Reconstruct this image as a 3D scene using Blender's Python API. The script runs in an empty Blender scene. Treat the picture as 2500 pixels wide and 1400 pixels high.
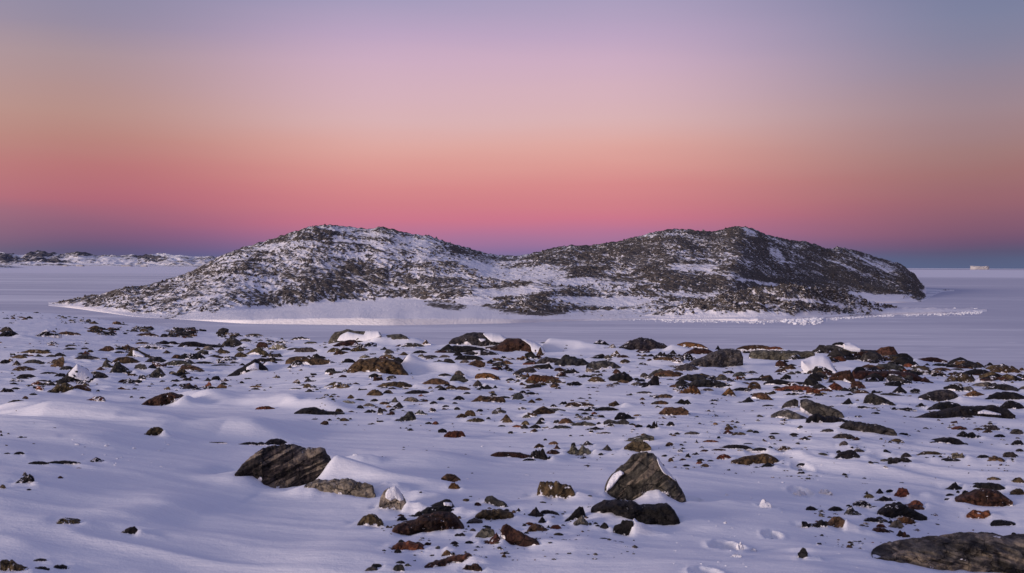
import bpy, bmesh, math, random
import numpy as np
from mathutils import Matrix, Vector
S = bpy.context.scene
COL = S.collection
random.seed(7)
RNG = np.random.default_rng(7)

# ------------------------------------------------------------------ camera
CAM_Z = 20.0
F = 2680.0                                   # focal length in pixels of a 2500 px wide frame
PITCH = math.atan(50.0 / F)
ROLL = math.atan(12.0 / 2500.0)
Fw = np.array([0, math.cos(PITCH), -math.sin(PITCH)])
U0 = np.array([0, math.sin(PITCH), math.cos(PITCH)])
X0 = np.array([1.0, 0, 0])
Rt = math.cos(ROLL) * X0 + math.sin(ROLL) * U0
Up = -math.sin(ROLL) * X0 + math.cos(ROLL) * U0
cam = bpy.data.cameras.new('camera')
cam.sensor_width = 36
cam.lens = 36 * F / 2500
cam.clip_start = 0.2
cam.clip_end = 90000
cam.dof.use_dof = True
cam.dof.focus_distance = 90
cam.dof.aperture_fstop = 6.3
camo = bpy.data.objects.new('camera', cam)
COL.objects.link(camo)
M = Matrix(((Rt[0], Up[0], -Fw[0], 0), (Rt[1], Up[1], -Fw[1], 0), (Rt[2], Up[2], -Fw[2], CAM_Z), (0, 0, 0, 1)))
camo.matrix_world = M
S.camera = camo

S.view_settings.view_transform = 'Standard'
S.view_settings.look = 'None'
S.view_settings.gamma = 1
S.view_settings.exposure = 0.0
S.view_settings.use_curve_mapping = False

def lin(c):
    return tuple(((v / 255) / 12.92 if v / 255 <= 0.04045 else (((v / 255) + 0.055) / 1.055) ** 2.4) for v in c)

# ------------------------------------------------------------------ world: twilight sky opposite the set sun
SUN_EL, SUN_AZ = math.radians(9), math.radians(236)      # azimuth clockwise from +Y: behind the camera, to its left
W = bpy.data.worlds.new('World')
S.world = W
W.use_nodes = True
nt = W.node_tree
nt.nodes.clear()
N, L = nt.nodes, nt.links
def wn(t, **k):
    n = N.new(t)
    for a, b in k.items(): setattr(n, a, b)
    return n
def wmath(op, a, b=None, clamp=False):
    n = wn('ShaderNodeMath', operation=op, use_clamp=clamp)
    for i, v in enumerate((a, b)):
        if v is None: continue
        if isinstance(v, (int, float)): n.inputs[i].default_value = v
        else: L.new(v, n.inputs[i])
    return n.outputs[0]
tc = wn('ShaderNodeTexCoord')
sep = wn('ShaderNodeSeparateXYZ')
L.new(tc.outputs['Generated'], sep.inputs[0])
el = wmath('MULTIPLY', wmath('ARCSINE', sep.outputs[2]), 180 / math.pi)      # elevation in degrees
az = wmath('MULTIPLY', wmath('ARCTAN2', sep.outputs[0], sep.outputs[1]), 180 / math.pi)   # 0 ahead, + right
# faint long thin cloud veils bend the bands a little
nz = wn('ShaderNodeTexNoise'); nz.inputs['Scale'].default_value = 2.2; nz.inputs['Detail'].default_value = 3
mp = wn('ShaderNodeMapping'); mp.inputs['Scale'].default_value = (1, 1, 9)
L.new(tc.outputs['Generated'], mp.inputs[0]); L.new(mp.outputs[0], nz.inputs['Vector'])
elw = wmath('ADD', el, wmath('MULTIPLY', wmath('SUBTRACT', nz.outputs[0], 0.5), 1.5))
elw = wmath('ADD', elw, wmath('MULTIPLY', az, -0.012))
def ramp(stops):
    r = wn('ShaderNodeValToRGB')
    r.color_ramp.interpolation = 'LINEAR'
    e = r.color_ramp.elements
    while len(e) > 1: e.remove(e[-1])
    for i, (d, c) in enumerate(stops):
        p = (d + 5) / 95.0
        # spread 0..20 deg over most of the ramp
        x = e[0] if i == 0 else e.new(p)
        x.position = p
        x.color = (*lin(c), 1)
    return r
def row2el(r): return math.degrees(math.atan((650 - r) / F))
TOP = [(22, (136, 132, 170)), (40, (116, 126, 174)), (90, (98, 113, 171))]
def mk(rows):
    st = sorted([(row2el(r), c) for r, c in rows], key=lambda q: q[0])
    return ramp([(-5, rows[-1][1])] + st + TOP)
rC = mk([(0, (166, 156, 190)), (94, (190, 165, 196)), (165, (206, 173, 196)), (235, (214, 177, 190)), (300, (219, 178, 181)),
         (353, (223, 167, 162)), (400, (220, 153, 150)), (450, (214, 136, 141)), (500, (208, 126, 139)), (535, (204, 118, 142)),
         (570, (183, 116, 152)), (600, (163, 116, 157)), (625, (134, 112, 158)), (645, (100, 112, 155))])
rL = mk([(0, (136, 133, 164)), (94, (146, 135, 160)), (165, (166, 142, 152)), (283, (180, 138, 133)), (353, (180, 126, 122)),
         (424, (180, 108, 116)), (480, (172, 95, 118)), (520, (144, 90, 122)), (570, (110, 82, 122)), (600, (80, 78, 120)), (640, (66, 84, 126))])
rR = mk([(0, (114, 120, 156)), (100, (122, 126, 158)), (200, (138, 129, 154)), (300, (156, 130, 142)), (400, (157, 118, 122)),
         (450, (155, 108, 114)), (510, (148, 97, 113)), (560, (130, 89, 115)), (600, (106, 83, 116)), (630, (82, 88, 120)), (650, (88, 100, 134))])
for r in (rC, rL, rR):
    L.new(wmath('DIVIDE', wmath('ADD', elw, 5), 95, True), r.inputs[0])
def wmix(f, a, b):
    n = wn('ShaderNodeMix', data_type='RGBA')
    if isinstance(f, float): n.inputs[0].default_value = f
    else: L.new(f, n.inputs[0])
    L.new(a, n.inputs[6]); L.new(b, n.inputs[7])
    return n.outputs[2]
def smooth(v, a, b):
    n = wn('ShaderNodeMapRange', interpolation_type='SMOOTHSTEP')
    n.inputs[1].default_value = a; n.inputs[2].default_value = b
    L.new(v, n.inputs[0]); return n.outputs[0]
fr = smooth(az, 4, 24)
fl = smooth(wmath('MULTIPLY', az, -1), 6, 23)
sky = wmix(fr, wmix(fl, rC.outputs[0], rL.outputs[0]), rR.outputs[0])
# the afterglow on the sunset side, behind the camera
glow = wn('ShaderNodeValToRGB')
ge = glow.color_ramp.elements
ge[0].position = 0; ge[0].color = (1.1, 0.66, 0.48, 1)
ge[1].position = 0.95; ge[1].color = (0.13, 0.16, 0.32, 1)
for p, c in ((0.1, (1.0, 0.72, 0.62, 1)), (0.25, (0.58, 0.50, 0.57, 1)), (0.5, (0.25, 0.25, 0.41, 1))):
    x = ge.new(p); x.color = c
L.new(wmath('DIVIDE', el, 90, True), glow.inputs[0])
sdx, sdy = math.sin(SUN_AZ), math.cos(SUN_AZ)
toward = wmath('ADD', wmath('MULTIPLY', sep.outputs[0], sdx), wmath('MULTIPLY', sep.outputs[1], sdy))
sky = wmix(smooth(toward, -0.35, 0.85), sky, glow.outputs[0])
bg = wn('ShaderNodeBackground')
L.new(sky, bg.inputs[0])
bg.inputs[1].default_value = 0.96
ns = wn('ShaderNodeTexSky', sky_type='NISHITA', sun_disc=False)
ns.sun_elevation = math.radians(1.0); ns.sun_rotation = SUN_AZ; ns.altitude = 20
bg2 = wn('ShaderNodeBackground'); L.new(ns.outputs[0], bg2.inputs[0]); bg2.inputs[1].default_value = 0.02
ad = wn('ShaderNodeAddShader'); L.new(bg.outputs[0], ad.inputs[0]); L.new(bg2.outputs[0], ad.inputs[1])
wo = wn('ShaderNodeOutputWorld')
L.new(ad.outputs[0], wo.inputs[0])

# soft low light of the afterglow
sun = bpy.data.lights.new('sun', 'SUN')
sun.energy = 2.7
sun.angle = math.radians(11)
sun.color = (1.0, 0.82, 0.76)
suno = bpy.data.objects.new('sun', sun)
COL.objects.link(suno)
sd = Vector((math.sin(SUN_AZ) * math.cos(SUN_EL), math.cos(SUN_AZ) * math.cos(SUN_EL), math.sin(SUN_EL)))
suno.rotation_euler = sd.to_track_quat('Z', 'Y').to_euler()
suno.location = (-30, -40, 60)

# ------------------------------------------------------------------ noise in numpy
def _hash(ix, iy, iz, seed):
    h = (ix.astype(np.uint32) * np.uint32(374761393) + iy.astype(np.uint32) * np.uint32(668265263)
         + iz.astype(np.uint32) * np.uint32(2147483647) + np.uint32((seed * 974634777) & 0xffffffff))
    h = (h ^ (h >> np.uint32(13))) * np.uint32(1274126177)
    h = (h ^ (h >> np.uint32(16))) * np.uint32(2246822519)
    return h ^ (h >> np.uint32(13))
def noise(x, y, z=None, seed=0):
    """gradient noise, about -1..1"""
    x = np.asarray(x, float); y = np.asarray(y, float)
    ix, iy = np.floor(x).astype(np.int64), np.floor(y).astype(np.int64)
    fx, fy = x - ix, y - iy
    u, v = fx * fx * fx * (fx * (fx * 6 - 15) + 10), fy * fy * fy * (fy * (fy * 6 - 15) + 10)
    if z is None:
        def g(a, b):
            h = _hash(ix + a, iy + b, ix * 0, seed).astype(float) * (2 * math.pi / 4294967296.0)
            return np.cos(h) * (fx - a) + np.sin(h) * (fy - b)
        return 1.5 * ((g(0, 0) * (1 - u) + g(1, 0) * u) * (1 - v) + (g(0, 1) * (1 - u) + g(1, 1) * u) * v)
    z = np.asarray(z, float)
    iz = np.floor(z).astype(np.int64); fz = z - iz
    w = fz * fz * fz * (fz * (fz * 6 - 15) + 10)
    def g(a, b, c):
        h = _hash(ix + a, iy + b, iz + c, seed)
        gx = (h & np.uint32(1023)).astype(float) / 511.5 - 1
        gy = ((h >> np.uint32(10)) & np.uint32(1023)).astype(float) / 511.5 - 1
        gz = ((h >> np.uint32(20)) & np.uint32(1023)).astype(float) / 511.5 - 1
        return gx * (fx - a) + gy * (fy - b) + gz * (fz - c)
    a = (g(0, 0, 0) * (1 - u) + g(1, 0, 0) * u) * (1 - v) + (g(0, 1, 0) * (1 - u) + g(1, 1, 0) * u) * v
    b = (g(0, 0, 1) * (1 - u) + g(1, 0, 1) * u) * (1 - v) + (g(0, 1, 1) * (1 - u) + g(1, 1, 1) * u) * v
    return 1.3 * (a * (1 - w) + b * w)
def sstep(x, a, b):
    t = np.clip((np.asarray(x, float) - a) / (b - a), 0, 1)
    return t * t * (3 - 2 * t)
def tab(t, sm=0):
    xs = np.array([p[0] for p in t], float); ys = np.array([p[1] for p in t], float)
    if not sm: return lambda x: np.interp(x, xs, ys)
    dd = np.linspace(-2, 2, 25); ww = np.exp(-dd ** 2); ww /= ww.sum()
    return lambda x: sum(w * np.interp(np.asarray(x, float) + d * sm, xs, ys) for d, w in zip(dd, ww))

# ------------------------------------------------------------------ photo geometry
def horizon(px): return 650 + (px - 1250) * 12.0 / 2500.0
def rays(px, py):
    px = np.asarray(px, float); py = np.asarray(py, float)
    d = Fw[None] + ((px - 1250) / F)[:, None] * Rt[None] - ((py - 700) / F)[:, None] * Up[None]
    return d / d[:, 1:2]                       # unit step along +Y
def project(P):
    q = P - np.array([0, 0, CAM_Z])
    c = q @ Fw
    return 1250 + F * (q @ Rt) / c, 700 - F * (q @ Up) / c

# ------------------------------------------------------------------ foreground terrain
EDGE_ROW = tab([(-400, 757), (0, 757), (130, 765), (250, 780), (400, 797), (500, 808), (700, 826), (800, 835), (950, 838), (1100, 845),
                (1250, 850), (1500, 850), (1650, 848), (1800, 855), (2000, 852), (2150, 864), (2300, 884), (2500, 905), (2900, 930)], 50)
EDGE_Y = tab([(-400, 500), (0, 470), (130, 390), (250, 260), (400, 190), (500, 150), (700, 95), (800, 75), (950, 65), (1100, 60),
              (1900, 60), (2150, 55), (2500, 45), (2900, 40)], 50)
EYE = 2.0
DRIFTS = [  # crest lines of snow drifts in the photo: points, height, width beyond the crest, width on the near side
    ([(40, 1268), (200, 1250), (400, 1252), (520, 1240), (600, 1218), (650, 1190)], 0.16, 1.6, 0.5),
    ([(-60, 1150), (150, 1160), (330, 1185), (520, 1200)], 0.07, 1.0, 0.35),
    ([(250, 1025), (420, 1045), (560, 1052), (760, 1075)], 0.24, 1.8, 0.5),
    ([(-40, 1000), (130, 1012), (300, 1025), (420, 1030)], 0.20, 1.4, 0.45),
    ([(430, 965), (560, 985), (700, 990), (880, 1005)], 0.22, 1.8, 0.55),
    ([(0, 1070), (120, 1075), (300, 1092), (420, 1100)], 0.13, 0.9, 0.3),
    ([(860, 1110), (1000, 1120), (1200, 1130)], 0.13, 1.0, 0.35),
    ([(560, 1390), (800, 1365), (1000, 1350)], 0.08, 0.9, 0.4),
    ([(1150, 1350), (1290, 1330), (1400, 1345), (1620, 1340)], 0.08, 0.8, 0.35),
    ([(1900, 1130), (2100, 1140), (2350, 1142), (2560, 1150)], 0.05, 0.8, 0.4),
    ([(1420, 1215), (1550, 1212), (1700, 1240)], 0.03, 0.5, 0.4),
    ([(2020, 1180), (2300, 1215), (2560, 1260)], 0.05, 0.9, 0.4),
]
def base_height(x, y):
    x = np.asarray(x, float); y = np.asarray(y, float)
    px = 1250 + F * x / np.maximum(y, 0.5)
    ye = EDGE_Y(px)
    s = (EDGE_ROW(px) - horizon(px)) / F - EYE / ye
    z = CAM_Z - EYE - s * np.maximum(y, 0)
    w = 1.0 + 0.02 * ye
    z -= 0.33 * w * np.logaddexp(0, (y - ye - 2 * w) / w)
    return z
def waves(x, y):
    x = np.asarray(x, float); y = np.asarray(y, float)
    u = x * 0.985 - y * 0.17; v = x * 0.17 + y * 0.985          # wind blows along +x, slightly towards the viewer
    v = v + 0.22 * noise(x / 2.7, y / 3.1, seed=8)
    a = 0.15 * noise(x / 9, y / 6, seed=1) + 0.07 * noise(u / 4.0, v / 1.8, seed=2)
    m = 0.35 + 0.9 * sstep(noise(x / 7, y / 9, seed=3), -0.2, 0.5)
    r = 1.06 - np.sqrt(noise(u / 2.6 + 0.4 * noise(u, v / 2, seed=9), v / 0.62, seed=4) ** 2 + 0.02)
    near = 0.40 + 0.75 * sstep(y, 10.5, 16)
    m = m * near
    a = a + (1 - near) * (0.05 * noise(x / 1.5, y / 2.4, seed=12) + 0.012 * noise(u / 0.5, v / 0.3, seed=13))
    b = 0.088 * m * (r ** 3 - 0.4)
    c = 0.016 * m * noise(u / 1.1, v / 0.24, seed=5) * sstep(noise(x / 3, y / 4, seed=6), -0.3, 0.4)
    swell = 0.46 * np.exp(-((x + 6.8) / 3.8) ** 2) * (1 - sstep(y, 14, 26)) * sstep(y, 2, 6) - 0.30 * sstep(x, 1.6, 6.0) * (1 - sstep(y, 11, 20))  # added swell and fall, tilting the lower corners from the sun to darken them
    return a + b + c + swell
def intersect(px, py):
    """first point of the foreground slope seen at each pixel; the crest if the pixel looks past it"""
    d = rays(px, py)
    ys = np.geomspace(3, 520, 900)
    X = d[:, 0:1] * ys; Z = CAM_Z + d[:, 2:3] * ys
    H = base_height(X, np.broadcast_to(ys, X.shape)) + waves(X, np.broadcast_to(ys, X.shape))
    diff = Z - H
    below = diff < 0
    idx = np.argmax(below, axis=1)
    out = np.zeros((len(d), 3))
    for i in range(len(d)):
        k = idx[i]
        if not below[i].any():
            k = int(np.argmin(diff[i][ys < 1.05 * EDGE_Y(float(px[i]))]))
            y = min(ys[k], 0.98 * float(EDGE_Y(float(px[i]))) + 1)
        elif k == 0: y = ys[0]
        else:
            t = diff[i, k - 1] / (diff[i, k - 1] - diff[i, k])
            y = ys[k - 1] + t * (ys[k] - ys[k - 1])
        x = d[i, 0] * y
        out[i] = (x, y, float(base_height(x, y) + waves(x, y)))
    return out

# ------------------------------------------------------------------ node helpers
def new_mat(name):
    m = bpy.data.materials.new(name)
    m.use_nodes = True
    m.node_tree.nodes.clear()
    return m
class NB:
    def __init__(s, m): s.m = m; s.n = m.node_tree.nodes; s.l = m.node_tree.links
    def node(s, t, **k):
        n = s.n.new(t)
        for a, b in k.items(): setattr(n, a, b)
        return n
    def put(s, sock, v):
        if v is None: return
        if isinstance(v, (int, float)): sock.default_value = v
        elif isinstance(v, tuple): sock.default_value = v if len(v) == len(sock.default_value) else (*v, 1)
        else: s.l.new(v, sock)
    def math(s, op, a, b=None, c=None, clamp=False):
        n = s.node('ShaderNodeMath', operation=op, use_clamp=clamp)
        for i, v in enumerate((a, b, c)): s.put(n.inputs[i], v)
        return n.outputs[0]
    def vmap(s, vec, scale=(1, 1, 1), rot=(0, 0, 0), loc=(0, 0, 0)):
        n = s.node('ShaderNodeMapping')
        n.inputs['Scale'].default_value = scale; n.inputs['Rotation'].default_value = rot; n.inputs['Location'].default_value = loc
        s.l.new(vec, n.inputs[0]); return n.outputs[0]
    def noise(s, vec, scale, detail=4, rough=0.55, dist=0.0):
        n = s.node('ShaderNodeTexNoise')
        s.l.new(vec, n.inputs['Vector'])
        s.put(n.inputs['Scale'], scale); n.inputs['Detail'].default_value = detail
        n.inputs['Roughness'].default_value = rough; n.inputs['Distortion'].default_value = dist
        return n.outputs[0]
    def rng(s, v, a, b, c=0.0, d=1.0, sm=True):
        n = s.node('ShaderNodeMapRange', interpolation_type='SMOOTHSTEP' if sm else 'LINEAR')
        s.put(n.inputs[0], v)
        for i, q in enumerate((a, b, c, d)): s.put(n.inputs[i + 1], q)
        return n.outputs[0]
    def mix(s, f, a, b, mode='MIX'):
        n = s.node('ShaderNodeMix', data_type='RGBA', blend_type=mode)
        s.put(n.inputs[0], f); s.put(n.inputs[6], a); s.put(n.inputs[7], b)
        return n.outputs[2]
    def bump(s, h, dist, strength=1.0, nrm=None):
        n = s.node('ShaderNodeBump')
        s.put(n.inputs['Strength'], strength); s.put(n.inputs['Distance'], dist); s.l.new(h, n.inputs['Height'])
        if nrm is not None: s.l.new(nrm, n.inputs['Normal'])
        return n.outputs[0]
    def out(s, col, rough=0.8, nrm=None, spec=0.3, sheen=None):
        b = s.node('ShaderNodeBsdfPrincipled')
        s.put(b.inputs['Base Color'], col); s.put(b.inputs['Roughness'], rough)
        s.put(b.inputs['Specular IOR Level'], spec)
        if nrm is not None: s.l.new(nrm, b.inputs['Normal'])
        o = s.node('ShaderNodeOutputMaterial')
        s.l.new(b.outputs[0], o.inputs[0]); return b
SNOW = (0.82, 0.81, 0.83)

def mat_snow():
    m = new_mat('snow'); b = NB(m)
    g = b.node('ShaderNodeNewGeometry').outputs['Position']
    st = b.vmap(g, scale=(0.45, 1.5, 1.5), rot=(0, 0, math.radians(10)))
    n1 = b.noise(st, 1.3, 5, 0.6)
    n2 = b.noise(b.vmap(g, scale=(0.5, 2.2, 2.2), rot=(0, 0, math.radians(10))), 9, 4, 0.6)
    n3 = b.noise(g, 55, 3, 0.6)
    n4 = b.noise(b.vmap(g, scale=(0.8, 1.6, 1.6), rot=(0, 0, math.radians(14))), 7, 6, 0.68)
    col = b.mix(b.rng(n1, 0.35, 0.7), (0.79, 0.80, 0.84), (0.84, 0.845, 0.87))
    nr = b.bump(n1, 0.05, 0.7)
    nr = b.bump(n2, 0.010, 0.4, nr)
    nr = b.bump(n4, 0.022, 0.5, nr)
    nr = b.bump(n3, 0.004, 0.6, nr)
    b.out(col, 0.75, nr, 0.25)
    return m
def mat_ice():
    m = new_mat('frozen_sea'); b = NB(m)
    g = b.node('ShaderNodeNewGeometry').outputs['Position']
    a = b.noise(b.vmap(g, scale=(0.12, 1, 1)), 0.011, 6, 0.6)
    c = b.noise(b.vmap(g, scale=(0.15, 1, 1), loc=(31, 7, 0)), 0.09, 5, 0.6)
    d = b.noise(b.vmap(g, scale=(0.25, 1, 1)), 0.6, 4, 0.6)
    far = b.noise(b.vmap(g, scale=(0.05, 1, 1)), 0.0012, 4, 0.5)
    k = b.math('ADD', b.math('MULTIPLY', a, 0.55), b.math('MULTIPLY', c, 0.3))
    k = b.math('ADD', k, b.math('MULTIPLY', far, 0.25))
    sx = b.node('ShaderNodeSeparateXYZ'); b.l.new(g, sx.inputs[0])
    k = b.math('SUBTRACT', k, b.rng(b.math('ADD', sx.outputs[0], b.math('MULTIPLY', a, 60)), 90, 330, 0.0, 0.14))  # bare ice darker to the right, partly lens falloff painted into the colour
    rd = b.rng(b.math('ABSOLUTE', b.math('SUBTRACT', b.noise(b.vmap(g, scale=(0.10, 1, 1), loc=(5, 9, 0)), 0.035, 4, 0.6), 0.5)), 0.010, 0.0, 0.0, 0.10)
    k = b.math('ADD', k, rd)
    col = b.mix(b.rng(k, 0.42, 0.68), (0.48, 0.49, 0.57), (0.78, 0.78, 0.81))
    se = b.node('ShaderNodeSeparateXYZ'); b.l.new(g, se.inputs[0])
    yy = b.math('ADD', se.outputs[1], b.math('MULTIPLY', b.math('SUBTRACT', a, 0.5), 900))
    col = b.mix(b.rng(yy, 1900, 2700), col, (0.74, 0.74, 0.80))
    col = b.mix(b.math('MULTIPLY', b.rng(yy, 13500, 14500), b.rng(yy, 26000, 22000)), col, (0.36, 0.36, 0.44))
    nr = b.bump(c, 0.5, 0.5)
    nr = b.bump(d, 0.06, 0.5, nr)
    b.out(col, 0.7, nr, 0.2)
    return m
def mat_hill(name, scale, dark=(0.046, 0.042, 0.038), brown=(0.17, 0.138, 0.110), snow=(0.82, 0.81, 0.83), haze=None):
    """snow with bare rock where the vertex attribute 'rock' and fine noise say so"""
    m = new_mat(name); b = NB(m)
    at = b.node('ShaderNodeAttribute', attribute_name='rock').outputs['Fac']
    gn = b.node('ShaderNodeNewGeometry')
    g = gn.outputs['Position']
    big = b.noise(g, 0.018 / scale, 2, 0.5)
    sp_ = b.node('ShaderNodeSeparateXYZ'); b.l.new(g, sp_.inputs[0])
    cb = b.node('ShaderNodeCombineXYZ')      # layering that dips one way on one flank and the other way on the other
    b.put(cb.inputs[0], sp_.outputs[0]); b.put(cb.inputs[1], sp_.outputs[1])
    b.put(cb.inputs[2], b.math('ADD', sp_.outputs[2], b.math('MULTIPLY', b.math('SUBTRACT', big, 0.5), 60 * scale)))
    v = b.vmap(cb.outputs[0], scale=(0.55 / scale, 0.28 / scale, 1.5 / scale))
    n1 = b.noise(v, 0.92, 5, 0.66, 0.2)
    n2 = b.noise(v, 0.14, 3, 0.6)
    at = b.math('ADD', 0.5, b.math('MULTIPLY', b.math('SUBTRACT', at, 0.5), 0.80))
    at = b.math('SUBTRACT', at, b.rng(at, 0.06, 0.02, 0, 1.0))
    k = b.math('ADD', at, b.math('MULTIPLY', b.math('SUBTRACT', n1, 0.5), 2.0))
    k = b.math('ADD', k, b.math('MULTIPLY', b.math('SUBTRACT', n2, 0.5), 0.9))
    n5 = b.noise(b.vmap(v, scale=(1, 1, 1.4), rot=(0, 0.35, 0)), 0.045, 3, 0.6, 0.8)
    k = b.math('ADD', k, b.math('MULTIPLY', b.math('SUBTRACT', n5, 0.5), 1.0))
    k = b.math('ADD', k, b.rng(b.math('SUBTRACT', 1.0, b.node_z(gn)), 0.05, 0.6, -0.06, 0.20))
    mask = b.rng(k, 0.39, 0.62)
    n3 = b.noise(v, 1.5, 4, 0.65)
    rock = b.mix(b.rng(n3, 0.42, 0.68), dark, brown)
    rock = b.mix(b.rng(b.noise(v, 0.06, 2, 0.5), 0.5, 0.7, 0, 0.5), rock, (0.10, 0.095, 0.095))
    col = b.mix(mask, snow, rock)
    nr = b.bump(n1, 0.9 * scale, 0.6)
    nr = b.bump(b.math('ADD', n3, mask), 0.35 * scale, 0.7, nr)
    b.out(col, 0.85, nr, 0.15)
    return m
def node_z(s, gn):
    sp = s.node('ShaderNodeSeparateXYZ'); s.l.new(gn.outputs['True Normal'], sp.inputs[0]); return sp.outputs[2]
NB.node_z = node_z

def mat_rock(name, mode, tilt=0, amount=1.0):
    """mode 'object': colour and snow amount come from the object colour; 'vertex': from the vertex colour"""
    m = new_mat(name); b = NB(m)
    tcn = b.node('ShaderNodeTexCoord')
    co = tcn.outputs['Object']
    gn = b.node('ShaderNodeNewGeometry')
    if mode == 'vertex':
        at = b.node('ShaderNodeAttribute', attribute_name='tint')
        base, snow = at.outputs['Color'], at.outputs['Alpha']
        vec = co; rnd = 0.0
    else:
        oi = b.node('ShaderNodeObjectInfo')
        base, snow, rnd = oi.outputs['Color'], oi.outputs['Alpha'], oi.outputs['Random']
        sh = b.node('ShaderNodeVectorMath', operation='MULTIPLY_ADD')
        cx = b.node('ShaderNodeCombineXYZ')
        for i in range(3): b.put(cx.inputs[i], rnd)
        b.l.new(cx.outputs[0], sh.inputs[0]); sh.inputs[1].default_value = (37, 71, 13); b.l.new(co, sh.inputs[2])
        vec = sh.outputs[0]
    n1 = b.noise(vec, 3.2, 6, 0.65)
    n2 = b.noise(vec, 17, 5, 0.7)
    n3 = b.noise(vec, 70, 3, 0.7)
    rock = b.mix(b.rng(n1, 0.3, 0.72, 0.0, 1.0), (0.38, 0.37, 0.38), (1.5, 1.46, 1.4))
    rock = b.mix(1.0, base, rock, 'MULTIPLY')
    sp = b.math('MULTIPLY', b.rng(n2, 0.30, 0.72), 1.0)
    rock = b.mix(1.0, rock, b.mix(sp, (0.42, 0.42, 0.42), (1.65, 1.62, 1.55)), 'MULTIPLY')
    h = b.math('ADD', b.math('MULTIPLY', n1, 1.0), b.math('MULTIPLY', n2, 0.35))
    wv = b.node('ShaderNodeVectorMath', operation='MULTIPLY_ADD')
    nc = b.node('ShaderNodeTexNoise'); b.l.new(vec, nc.inputs['Vector']); nc.inputs['Scale'].default_value = 5; nc.inputs['Detail'].default_value = 4
    b.l.new(nc.outputs['Color'], wv.inputs[0]); wv.inputs[1].default_value = (0.35, 0.35, 0.35); b.l.new(b.vmap(vec, scale=(1, 1, 1.8), rot=(0.3, 0.5, 0)), wv.inputs[2])
    vo = b.node('ShaderNodeTexVoronoi', feature='DISTANCE_TO_EDGE'); b.l.new(wv.outputs[0], vo.inputs['Vector']); vo.inputs['Scale'].default_value = 3.0
    crack = b.rng(vo.outputs['Distance'], 0.035, 0.004)
    rock = b.mix(b.math('MULTIPLY', crack, 0.75), rock, b.mix(1.0, rock, (0.22, 0.21, 0.22), 'MULTIPLY'))
    h = b.math('SUBTRACT', h, b.math('MULTIPLY', crack, 0.5))
    if mode == 'banded':
        ro = b.vmap(co, rot=(0, math.radians(tilt), 0))
        wob = b.noise(ro, 2.2, 3, 0.5)
        sp2 = b.node('ShaderNodeSeparateXYZ'); b.l.new(ro, sp2.inputs[0])
        cb2 = b.node('ShaderNodeCombineXYZ'); b.put(cb2.inputs[0], b.math('MULTIPLY', sp2.outputs[0], 0.10)); b.put(cb2.inputs[1], b.math('MULTIPLY', sp2.outputs[1], 0.10))
        b.put(cb2.inputs[2], b.math('ADD', sp2.outputs[2], b.math('MULTIPLY', wob, 0.035)))
        bn = b.noise(cb2.outputs[0], 26, 5, 0.6)
        w = b.noise(b.vmap(cb2.outputs[0], loc=(0, 0, 3.33)), 9.0, 3, 0.5)
        k = b.math('ADD', b.math('MULTIPLY', w, 0.6), b.math('MULTIPLY', bn, 0.4))
        rock = b.mix(b.rng(bn, 0.40, 0.56, 1 - amount, 1.0), b.mix(1.0, rock, (0.25, 0.25, 0.26), 'MULTIPLY'), rock)
        tan = b.mix(b.rng(n2, 0.35, 0.65), (0.13, 0.105, 0.080), (0.29, 0.235, 0.175))
        rock = b.mix(b.rng(k, 0.515, 0.55, 0.0, 0.9 * amount), rock, tan)
        h = b.math('ADD', h, b.math('MULTIPLY', k, 0.9 * amount))
    nr = b.bump(h, 0.06, 0.9)
    nr = b.bump(n3, 0.008, 0.7, nr)
    # snow packed round the foot and lodged on the upper faces
    rc = b.node('ShaderNodeAttribute', attribute_name='rc').outputs['Vector']
    up = b.node('ShaderNodeAttribute', attribute_name='up').outputs['Fac']
    nS = b.noise(rc, 5.0, 4, 0.62)
    foot_ = b.math('SUBTRACT', b.math('ADD', b.math('MULTIPLY', nS, 1.3), b.math('MULTIPLY', snow, 0.35)), b.math('ADD', up, 0.57))
    top_ = b.math('ADD', b.math('MULTIPLY', b.node_z(gn), 0.62), b.math('MULTIPLY', b.math('SUBTRACT', nS, 0.5), 2.6))
    top_ = b.math('SUBTRACT', b.math('ADD', top_, snow), 1.0)
    mask = b.rng(b.math('MAXIMUM', foot_, top_), -0.012, 0.02)
    col = b.mix(mask, rock, SNOW)
    nr = b.bump(mask, 0.03, 0.6, nr)
    b.out(col, 0.8, nr, 0.25)
    return m

# ------------------------------------------------------------------ mesh helpers
def mesh_from(name, V, Fc, smooth=True):
    """V (n,3), Fc (m,3|4)"""
    me = bpy.data.meshes.new(name)
    V = np.asarray(V, np.float32); Fc = np.asarray(Fc, np.int32)
    me.vertices.add(len(V)); me.vertices.foreach_set('co', V.ravel())
    k = Fc.shape[1]
    me.loops.add(Fc.size); me.loops.foreach_set('vertex_index', Fc.ravel())
    me.polygons.add(len(Fc))
    me.polygons.foreach_set('loop_start', np.arange(0, Fc.size, k, dtype=np.int32))
    me.polygons.foreach_set('loop_total', np.full(len(Fc), k, np.int32))
    me.polygons.foreach_set('use_smooth', np.full(len(Fc), smooth, bool))
    me.update(calc_edges=True)
    return me
def link(name, me, mat=None, parent=None, **props):
    o = bpy.data.objects.new(name, me)
    COL.objects.link(o)
    if mat is not None and not me.materials: me.materials.append(mat)
    if parent is not None: o.parent = parent
    for k, v in props.items(): o[k] = v
    return o
def rock_attrs(me, rc, up):
    a = me.attributes.new('rc', 'FLOAT_VECTOR', 'POINT'); a.data.foreach_set('vector', np.ascontiguousarray(rc, np.float32).ravel())
    a = me.attributes.new('up', 'FLOAT', 'POINT'); a.data.foreach_set('value', np.ascontiguousarray(up, np.float32))
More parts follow.
